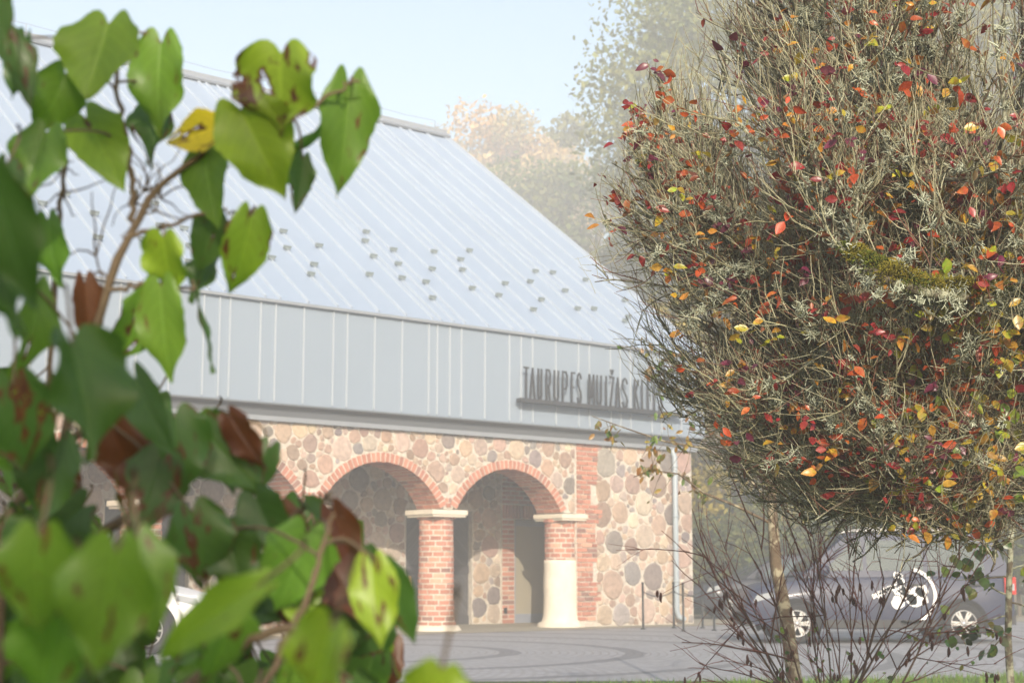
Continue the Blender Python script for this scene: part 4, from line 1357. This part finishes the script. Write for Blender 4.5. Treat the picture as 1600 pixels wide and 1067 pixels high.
        mo.tubes(P - base, np.tile(np.array([.0022, .0018, .0006]), (n, 1)), 3, vcol=np.tile(col, (n, 1)) * g.uniform(.7, 1.25, (n, 1)))
    # yellow lichen crust on one upright branch
    li.build('lichen', M['lichen'], root); mo.build('moss', M['moss'], root)
lichen_tree()

hedge()

# ------------------------------------------------------------------ bare shrub with catkins
def bare_shrub():
    g = np.random.default_rng(31)
    b0 = np.array([px_x(1300, 8.6), 8.6, 0.0])
    root = empty('bare_shrub', b0, label='bare red stemmed shrub with hanging brown catkins and few green leaves', cat='shrub')
    st = MB()
    n = 14
    ang = np.linspace(-.66, .46, n) + g.normal(0, .05, n)
    d = np.stack([np.sin(ang), g.normal(0, .22, n), np.cos(ang)], 1)
    base = np.stack([g.normal(0, .09, n), g.normal(0, .08, n), np.zeros(n)], 1)
    P1 = grow(g, base, d, g.uniform(.9, 1.5, n), 10, .0, .06)
    for q in P1:
        sb = MB(); sb.tubes(q, g.uniform(.0045, .010) * np.linspace(1, .3, 10), 6, col=np.array([.10, .055, .04]) * g.uniform(.6, 1.5) + np.array([.03, .03, .02]) * g.random())
        sb.build('stem', M['twig'], root)
    def spawn(P, per, lo, lr, K, rnd, side):
        N, Kp, _ = P.shape; idx = np.repeat(np.arange(N), per)
        s_ = g.uniform(lo, .98, len(idx)) * (Kp - 1.001); k = s_.astype(int); f = (s_ - k)[:, None]
        b = P[idx, k] * (1 - f) + P[idx, k + 1] * f; t = unit(P[idx, k + 1] - P[idx, k])
        return grow(g, b, t + g.normal(0, rnd, (len(idx), 3)) + np.array([side, 0, .05]), g.uniform(*lr, len(idx)), K, .01, .09)
    def inside0(P):
        e = (P[:, -1] - ctr) / np.array([1.62, 1.38, 1.56])
        return ((e ** 2).sum(1) < .95) & (P[:, -1, 0] > .24 + np.maximum(0, P[:, -1, 2] - 2.25) * .50 + np.maximum(0, 2.16 - P[:, -1, 2]) * .74)
    P2 = spawn(P1, 6, .12, (.25, .75), 8, .42, -.14)
    st.tubes(P2, np.outer(g.uniform(.003, .0055, len(P2)), np.linspace(1, .4, 8)), 4, vcol=np.array([[.13, .055, .04]]) * g.uniform(.6, 1.5, (len(P2), 1)))
    P3 = spawn(P2, 5, .15, (.10, .34), 5, .42, -.05)
    st.tubes(P3, np.outer(g.uniform(.0016, .0028, len(P3)), np.linspace(1, .5, 5)), 3, vcol=np.array([[.20, .065, .05]]) * g.uniform(.6, 1.5, (len(P3), 1)))
    st.build('twigs', M['twig'], root)
    e = P3[:, -1]; e = e[(e[:, 2] > .35) & (e[:, 2] < 1.0)]
    for c in e[g.choice(len(e), 49, False)]:
        for k in range(g.integers(1, 4)):
            l = g.uniform(.03, .055); c1 = c + g.normal(0, .012, 3)
            P = np.array([c1, c1 + (0, 0, -l * .3), c1 + (g.normal(0, .003), 0, -l * .7), c1 + (g.normal(0, .004), 0, -l)])
            ca = MB(); ca.tubes(P, [.003, .008, .008, .002], 6, col=np.array((.09, .04, .03)) * g.uniform(.6, 1.6)); ca.build('catkin', M['twig'], root)
    lf = MB(); e = np.concatenate([P3[:, -1], P2[:, 4]]); e = e[(e[:, 2] < .75) & (e[:, 0] > -.35)]
    e = e[g.choice(len(e), min(len(e), 260), False)]; n = len(e)
    col = np.array([(.10, .19, .035), (.16, .22, .04), (.24, .24, .04), (.06, .11, .03)])[g.integers(4, size=n)]
    L = g.uniform(.022, .042, n)
    leaf_shape(n, e, g.normal(0, 1, (n, 3)), unit(g.normal(0, .6, (n, 3)) + np.array([0, -.8, .5])), L, L * .75, col, g, lf)
    lf.build('leaves', M['autumn'], root)
bare_shrub()

# ------------------------------------------------------------------ pale trunked young tree and sapling
M['birch'] = mat_bark('flaky_pale_bark', (.05, .035, .025), (.22, .165, .11), (.34, .30, .21), 40, .55)


def young_tree():
    g = np.random.default_rng(12); Y = 11.5
    b0 = np.array([px_x(1248, Y), Y, 0.0])
    root = empty('young_tree', b0, label='leaning young tree with flaky pale bark and sparse rusty leaves', cat='tree')
    pts = np.array([b0, at(1240, 1050, Y), at(1228, 960, Y), at(1212, 880, Y), at(1207, 800, Y), at(1204, 700, Y), at(1215, 560, Y), at(1225, 400, Y), at(1235, 260, Y)])
    tr = MB(); tr.tubes(pts - b0, np.linspace(.062, .016, len(pts)), 9); 
    br = [[at(1207, 790, Y), at(1160, 735, Y), at(1100, 700, Y), at(1040, 690, Y - .1), at(975, 668, Y - .15), at(925, 650, Y - .2)],
          [at(1205, 720, Y), at(1150, 660, Y), at(1100, 610, Y - .1), at(1060, 575, Y - .1), at(1035, 555, Y - .1), at(1020, 545, Y - .1)],
          [at(1206, 760, Y), at(1140, 700, Y), at(1095, 660, Y), at(1070, 640, Y), at(1045, 600, Y), at(1030, 580, Y)],
          [at(1210, 820, Y), at(1150, 790, Y), at(1100, 770, Y), at(1060, 740, Y), at(1020, 735, Y), at(990, 745, Y)],
          [at(1215, 600, Y), at(1270, 520, Y), at(1320, 450, Y), at(1350, 400, Y), at(1370, 360, Y), at(1390, 330, Y)]]
    P = np.array(br); tr.tubes(P - b0, np.tile(np.linspace(.012, .003, 6), (len(P), 1)), 5)
    N = 12; idx = np.repeat(np.arange(len(P)), N); s_ = g.uniform(.35, .98, len(idx)) * 4.99; k = s_.astype(int); f = (s_ - k)[:, None]
    b = P[idx, k] * (1 - f) + P[idx, k + 1] * f
    T = grow(g, b, g.normal(0, .8, (len(idx), 3)) + np.array([-.4, 0, .0]), g.uniform(.10, .32, len(idx)), 6, -.02, .15)
    tr.tubes(T - b0, np.outer(np.full(len(T), .0028), np.linspace(1, .5, 6)), 3)
    tr.build('trunk', M['birch'], root)
    e = T[:, 1:].reshape(-1, 3); e = e[g.choice(len(e), 240)] + g.normal(0, .015, (240, 3)); n = len(e)
    col = np.array([(.30, .14, .05), (.36, .20, .06), (.17, .17, .05), (.22, .12, .06), (.13, .15, .05)])[g.integers(5, size=n)]
    L = g.uniform(.045, .075, n); lf = MB()
    leaf_shape(n, e - b0, g.normal(0, .6, (n, 3)) + np.array([0, 0, -.8]), unit(g.normal(0, .6, (n, 3)) + np.array([0, -1, .2])), L, L * .5, col, g, lf)
    lf.build('crown', M['autumn'], root)
    # sapling at the right edge
    Y = 9.0; b1 = np.array([px_x(1574, Y), Y, 0.0])
    r2 = empty('sapling', b1, label='thin grey sapling at the right edge with rounded green leaves', cat='tree')
    t2 = MB(); pts = np.array([b1, at(1575, 1000, Y), at(1577, 900, Y), at(1582, 800, Y), at(1600, 600, Y), at(1610, 450, Y)])
    t2.tubes(pts - b1, np.linspace(.024, .010, 6), 8)
    st = np.array([at(1576, 930, Y), at(1577, 900, Y), at(1576, 960, Y), at(1579, 870, Y), at(1578, 890, Y), at(1580, 840, Y), at(1576, 990, Y), at(1576, 940, Y)])
    dr = np.array([(-1, -.2, .35), (-1, -.3, -.1), (-1, -.1, -.3), (-1, -.1, .5), (.8, -.2, .2), (-.9, -.4, .1), (-.6, -.3, -.2), (.7, -.3, -.2)])
    T = grow(g, st, dr, np.array([.42, .38, .3, .4, .3, .45, .25, .3]), 7, 0, .14)
    t2.tubes(T - b1, np.outer(np.full(len(T), .006), np.linspace(1, .3, 7)), 5)
    t2.build('trunk', M['lichen_bark'], r2)
    e = T[:, 2:].reshape(-1, 3); e = e[g.choice(len(e), 95)] + g.normal(0, .04, (95, 3)); n = len(e)
    col = np.array([(.06, .085, .025), (.10, .12, .03), (.22, .19, .035), (.05, .07, .025)])[g.integers(4, size=n)]
    L = g.uniform(.05, .085, n); lf = MB()
    leaf_shape(n, e - b1, g.normal(0, .7, (n, 3)) + np.array([0, 0, -.7]), unit(g.normal(0, .6, (n, 3)) + np.array([0, -1, .2])), L, L * .85, col, g, lf)
    lf.build('crown', M['autumn'], r2)
young_tree()

# ------------------------------------------------------------------ heart leaved shrub (left, close to the camera)
M['lilac'] = mat_lilac()
M['lilac_stem'] = mat_bark('lilac_stem', (.075, .055, .035), (.21, .155, .10), None, 200)


def lilac():
    g = np.random.default_rng(5)
    b0 = np.array([-.62, 1.45, 0.0])
    root = empty('lilac_shrub', b0, label='close broad shrub of big heart shaped green leaves with brown blotches', cat='shrub')
    NS, NV = 16, 10
    Vs, Cs, Us, Fs = [], [], [], []
    ss = np.linspace(0, 1, NS + 1)
    prof = np.interp(ss, [0, .06, .16, .28, .42, .58, .74, .87, .95, 1], [.30, .405, .475, .495, .465, .375, .24, .115, .045, .0])
    prof = np.convolve(np.pad(prof, 1, 'edge'), [.25, .5, .25], 'valid'); prof[-1] = 0.004
    vv = np.linspace(-1, 1, NV + 1)
    s2, v2 = np.meshgrid(ss, vv, indexing='ij')
    fq = []
    for i in range(NS):
        for j in range(NV):
            a = i * (NV + 1) + j; fq.append((a, a + 1, a + NV + 2, a + NV + 1))
    fq = np.array(fq); nv = (NS + 1) * (NV + 1)
    cnt = [0]
    def leaf(P, D, Nn, L, Wd, col, fold, curl, wav, seed):
        """heart leaf of length L from notch P towards D"""
        D = unit(np.asarray(D, float)); X = unit(np.cross(D, Nn)); Nn = np.cross(X, D)
        x = v2 * (prof * (1 + .035 * np.sin(ss * 19 + seed * 50) + .03 * np.sin(ss * 41 + seed * 90)))[:, None] * Wd
        y = s2 - .17 * np.sin(np.pi * np.abs(v2) ** .9) * (1 - s2) ** 4
        z = fold * np.abs(x) * (1 - .4 * s2) + wav * np.sin(s2 * 11 + seed * 9 + v2 * 2) * np.abs(v2) ** 2 * .06 * Wd
        th_ = curl * s2                                     # bend the blade down along its length
        yy = y * L * np.sinc(th_ / np.pi * .5) * np.cos(th_ * .5); zz = z - y * L * np.sin(th_ * .5) * .9
        tw = .25 * math.sin(seed * 40) * s2
        x2 = x * np.cos(tw) - 0 * zz; zz = zz + x * np.sin(tw)
        V = P + x2[..., None] * X + yy[..., None] * D + zz[..., None] * Nn
        Vs.append(V.reshape(-1, 3)); Cs.append(np.tile(col, (nv, 1)))
        Us.append(np.stack([s2.ravel(), v2.ravel(), np.full(nv, seed)], 1)); Fs.append(fq + cnt[0] * nv); cnt[0] += 1
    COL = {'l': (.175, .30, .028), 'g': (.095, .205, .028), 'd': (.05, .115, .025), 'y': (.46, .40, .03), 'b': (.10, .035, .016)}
    # (notch px, tip px, width px, depth, colour, facing tilt)
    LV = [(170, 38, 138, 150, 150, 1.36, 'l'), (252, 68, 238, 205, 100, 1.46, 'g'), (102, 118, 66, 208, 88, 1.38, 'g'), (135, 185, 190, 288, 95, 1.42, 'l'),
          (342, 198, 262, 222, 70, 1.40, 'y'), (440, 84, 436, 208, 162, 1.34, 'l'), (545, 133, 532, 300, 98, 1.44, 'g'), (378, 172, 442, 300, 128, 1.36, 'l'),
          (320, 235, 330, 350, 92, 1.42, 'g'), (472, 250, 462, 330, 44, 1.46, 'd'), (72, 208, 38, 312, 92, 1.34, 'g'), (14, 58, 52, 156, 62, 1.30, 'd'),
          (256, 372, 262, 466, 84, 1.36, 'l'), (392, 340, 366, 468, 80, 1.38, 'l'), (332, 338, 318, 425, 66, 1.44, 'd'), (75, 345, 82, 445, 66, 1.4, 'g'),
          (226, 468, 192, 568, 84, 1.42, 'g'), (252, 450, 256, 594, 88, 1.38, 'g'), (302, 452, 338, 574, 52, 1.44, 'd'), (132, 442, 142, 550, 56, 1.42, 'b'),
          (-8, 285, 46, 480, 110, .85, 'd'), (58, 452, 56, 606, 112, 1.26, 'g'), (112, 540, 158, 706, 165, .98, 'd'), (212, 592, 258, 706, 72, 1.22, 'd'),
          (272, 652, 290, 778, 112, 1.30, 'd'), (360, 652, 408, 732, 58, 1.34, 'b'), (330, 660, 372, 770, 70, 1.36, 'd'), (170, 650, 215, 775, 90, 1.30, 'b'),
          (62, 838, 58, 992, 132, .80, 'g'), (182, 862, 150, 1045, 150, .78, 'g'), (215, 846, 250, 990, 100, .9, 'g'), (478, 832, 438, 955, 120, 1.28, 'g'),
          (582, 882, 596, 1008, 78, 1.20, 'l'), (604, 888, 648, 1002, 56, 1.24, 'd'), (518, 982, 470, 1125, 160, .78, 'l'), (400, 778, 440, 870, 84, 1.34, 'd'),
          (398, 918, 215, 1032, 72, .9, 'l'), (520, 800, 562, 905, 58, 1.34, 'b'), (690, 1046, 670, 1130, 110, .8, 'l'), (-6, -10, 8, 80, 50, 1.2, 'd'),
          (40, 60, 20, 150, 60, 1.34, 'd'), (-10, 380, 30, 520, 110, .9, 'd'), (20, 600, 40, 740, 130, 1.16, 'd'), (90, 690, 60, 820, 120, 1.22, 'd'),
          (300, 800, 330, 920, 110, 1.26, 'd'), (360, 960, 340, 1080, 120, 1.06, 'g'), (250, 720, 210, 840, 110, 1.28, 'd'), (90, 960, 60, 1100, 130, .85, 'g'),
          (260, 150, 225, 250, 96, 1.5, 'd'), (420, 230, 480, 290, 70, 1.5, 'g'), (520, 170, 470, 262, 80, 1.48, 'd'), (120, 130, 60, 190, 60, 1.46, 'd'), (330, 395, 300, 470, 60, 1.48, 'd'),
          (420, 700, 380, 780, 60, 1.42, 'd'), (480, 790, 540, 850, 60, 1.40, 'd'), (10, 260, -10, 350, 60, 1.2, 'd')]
    pet = []
    def place(x0, y0, x1, y1, w, Y, k, tilt=.42):
        A, B = at(x0, y0, Y), at(x1, y1, Y + g.normal(0, .012))
        L = np.linalg.norm(B - A); D = B - A
        view = unit(CAM - A)
        Nn = unit(view + g.normal(0, tilt, 3) + np.array([0, 0, .28]))
        Wd = w / F_PX * Y * 1.05
        col = np.array(COL[k]) * g.uniform(.85, 1.15) * np.array([g.uniform(.9, 1.1), 1, 1])
        leaf(A, D, Nn, L * 1.06, Wd, col, g.uniform(.1, .5), g.uniform(-.1, .95), g.uniform(.6, 2.2), g.random())
        pet.append((A, unit(D), L))
    for q in LV: place(*q)
    poly = np.array([(-40, 600), (120, 640), (250, 640), (345, 680), (400, 760), (420, 800), (520, 830), (575, 900), (600, 1010), (560, 1120), (-40, 1120)])
    def inp(x, y):
        c = False; n = len(poly); j = n - 1
        for i in range(n):
            if (poly[i][1] > y) != (poly[j][1] > y) and x < (poly[j][0] - poly[i][0]) * (y - poly[i][1]) / (poly[j][1] - poly[i][1]) + poly[i][0]: c = not c
            j = i
        return c
    gaps = [(150, 720, 26), (175, 770, 20), (230, 800, 30), (290, 905, 36), (200, 825, 20), (245, 712, 15), (75, 635, 10), (340, 780, 22), (490, 790, 15), (430, 1010, 12)]
    m = 0
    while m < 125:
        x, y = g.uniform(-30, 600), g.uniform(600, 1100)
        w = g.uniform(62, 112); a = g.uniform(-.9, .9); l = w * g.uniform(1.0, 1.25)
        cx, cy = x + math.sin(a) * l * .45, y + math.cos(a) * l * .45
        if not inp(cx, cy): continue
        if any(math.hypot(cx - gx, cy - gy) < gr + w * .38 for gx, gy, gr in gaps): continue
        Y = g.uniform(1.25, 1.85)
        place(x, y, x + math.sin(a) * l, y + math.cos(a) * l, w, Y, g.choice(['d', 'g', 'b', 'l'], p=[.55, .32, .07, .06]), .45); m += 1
    V = np.concatenate(Vs) - b0; C_ = np.concatenate(Cs)
    mb = MB(); mb.add(V, np.concatenate(Fs), smooth=True, vcol=C_)
    o = mb.build('leaves', M['lilac'], root)
    at_ = o.data.attributes.new('luv', 'FLOAT_VECTOR', 'POINT'); at_.data.foreach_set('vector', np.concatenate(Us).astype(np.float32).ravel())
    # stems
    st = MB()
    paths = [([(20, 1500), (40, 1100), (70, 800), (130, 560), (165, 455), (198, 372), (232, 305), (300, 250), (362, 208), (430, 160)], 1.42, .0068, .0020),
             ([(0, 1500), (-20, 1150), (0, 830), (55, 745), (110, 700), (160, 640)], 1.3, .010, .003),
             ([(40, 1500), (60, 1100), (105, 880), (190, 810), (280, 760), (330, 700), (370, 660)], 1.4, .007, .002),
             ([(205, 350), (205, 300), (200, 240), (192, 190), (182, 140), (176, 60)], 1.43, .0032, .002),
             ([(75, 700), (85, 400), (95, 310), (102, 240), (100, 200), (110, 140)], 1.45, .003, .0014),
             ([(120, 900), (230, 880), (340, 850), (400, 830), (470, 800), (520, 770)], 1.42, .006, .0016),
             ([(60, 1300), (250, 1100), (380, 1000), (450, 980), (510, 985), (540, 1000)], 1.08, .005, .0022),
             ([(200, 1300), (420, 1060), (470, 960), (500, 880), (512, 830), (520, 800)], 1.2, .0035, .0014),
             ([(362, 208), (420, 190), (480, 170), (520, 150), (545, 133), (560, 125)], 1.42, .0024, .0012),
             ([(198, 372), (240, 360), (280, 345), (320, 335), (360, 330), (392, 338)], 1.42, .0026, .0012),
             ([(165, 455), (200, 450), (240, 446), (270, 446), (300, 450), (305, 455)], 1.42, .0026, .0012)]
    allpts = []
    for pp, Y, ra, rb in paths:
        P = np.array([at(x, y, Y) for x, y in pp])
        if P[0, 2] < .8: P = np.concatenate([[[P[0, 0] * .8 - .06, 1.45, -.02]], P])
        tt = np.linspace(0, 1, len(P)); tq = np.linspace(0, 1, 24)
        Q = np.stack([np.interp(tq, tt, P[:, i]) for i in range(3)], 1)
        for _ in range(3): Q[1:-1] = (Q[:-2] + 2 * Q[1:-1] + Q[2:]) / 4
        Q += g.normal(0, .0014, Q.shape); allpts.append(Q)
        st.tubes(Q - b0, np.linspace(ra, rb, 24) * (1 + .12 * np.sin(np.arange(24) * 2.1)), 8)
    allpts = np.concatenate(allpts)
    for A, D, L in pet:
        dd = np.linalg.norm(allpts - A, axis=1); k = dd.argmin()
        T = allpts[k] if dd[k] < .14 else A - D * .03 + np.array([0, .01, .012])
        s_ = np.linspace(0, 1, 6)[:, None]
        Q = A * (1 - s_) + T * s_ - D * np.sin(s_ * np.pi) * .012 + np.array([0, .012, 0]) * np.sin(s_ * np.pi)
        st.tubes(Q - b0, np.linspace(.0011, .0015, 6), 5)
    # dry seed twigs
    tips = np.array([at(x, y, 1.46) for x, y in ((225, 300), (250, 310), (210, 320), (150, 400), (100, 300), (245, 330), (95, 270))])
    T = grow(g, np.repeat(tips, 4, 0), g.normal(0, .7, (28, 3)) + np.array([.1, 0, .6]), g.uniform(.03, .08, 28), 6, 0, .25)
    st.tubes(T - b0, np.tile(np.linspace(.0011, .0005, 6), (28, 1)), 4)
    st.build('stems', M['lilac_stem'], root)
lilac()

# ------------------------------------------------------------------ morning haze
def haze():
    n = NT('morning_haze')
    v = n.n('VolumePrincipled', i_Density=HAZE_DENSITY, i_Anisotropy=0.0)
    v.inputs['Color'].default_value = (.93, .96, 1.0, 1)
    n.l(v.outputs[0], n.out.inputs['Volume'])
    mb = MB(); mb.box((-175, -65, -1), (195, 215, 33))
    tag(mb.build('haze', n.m), 'pale morning mist filling the air around the granary', 'haze', None, 'stuff')
haze()
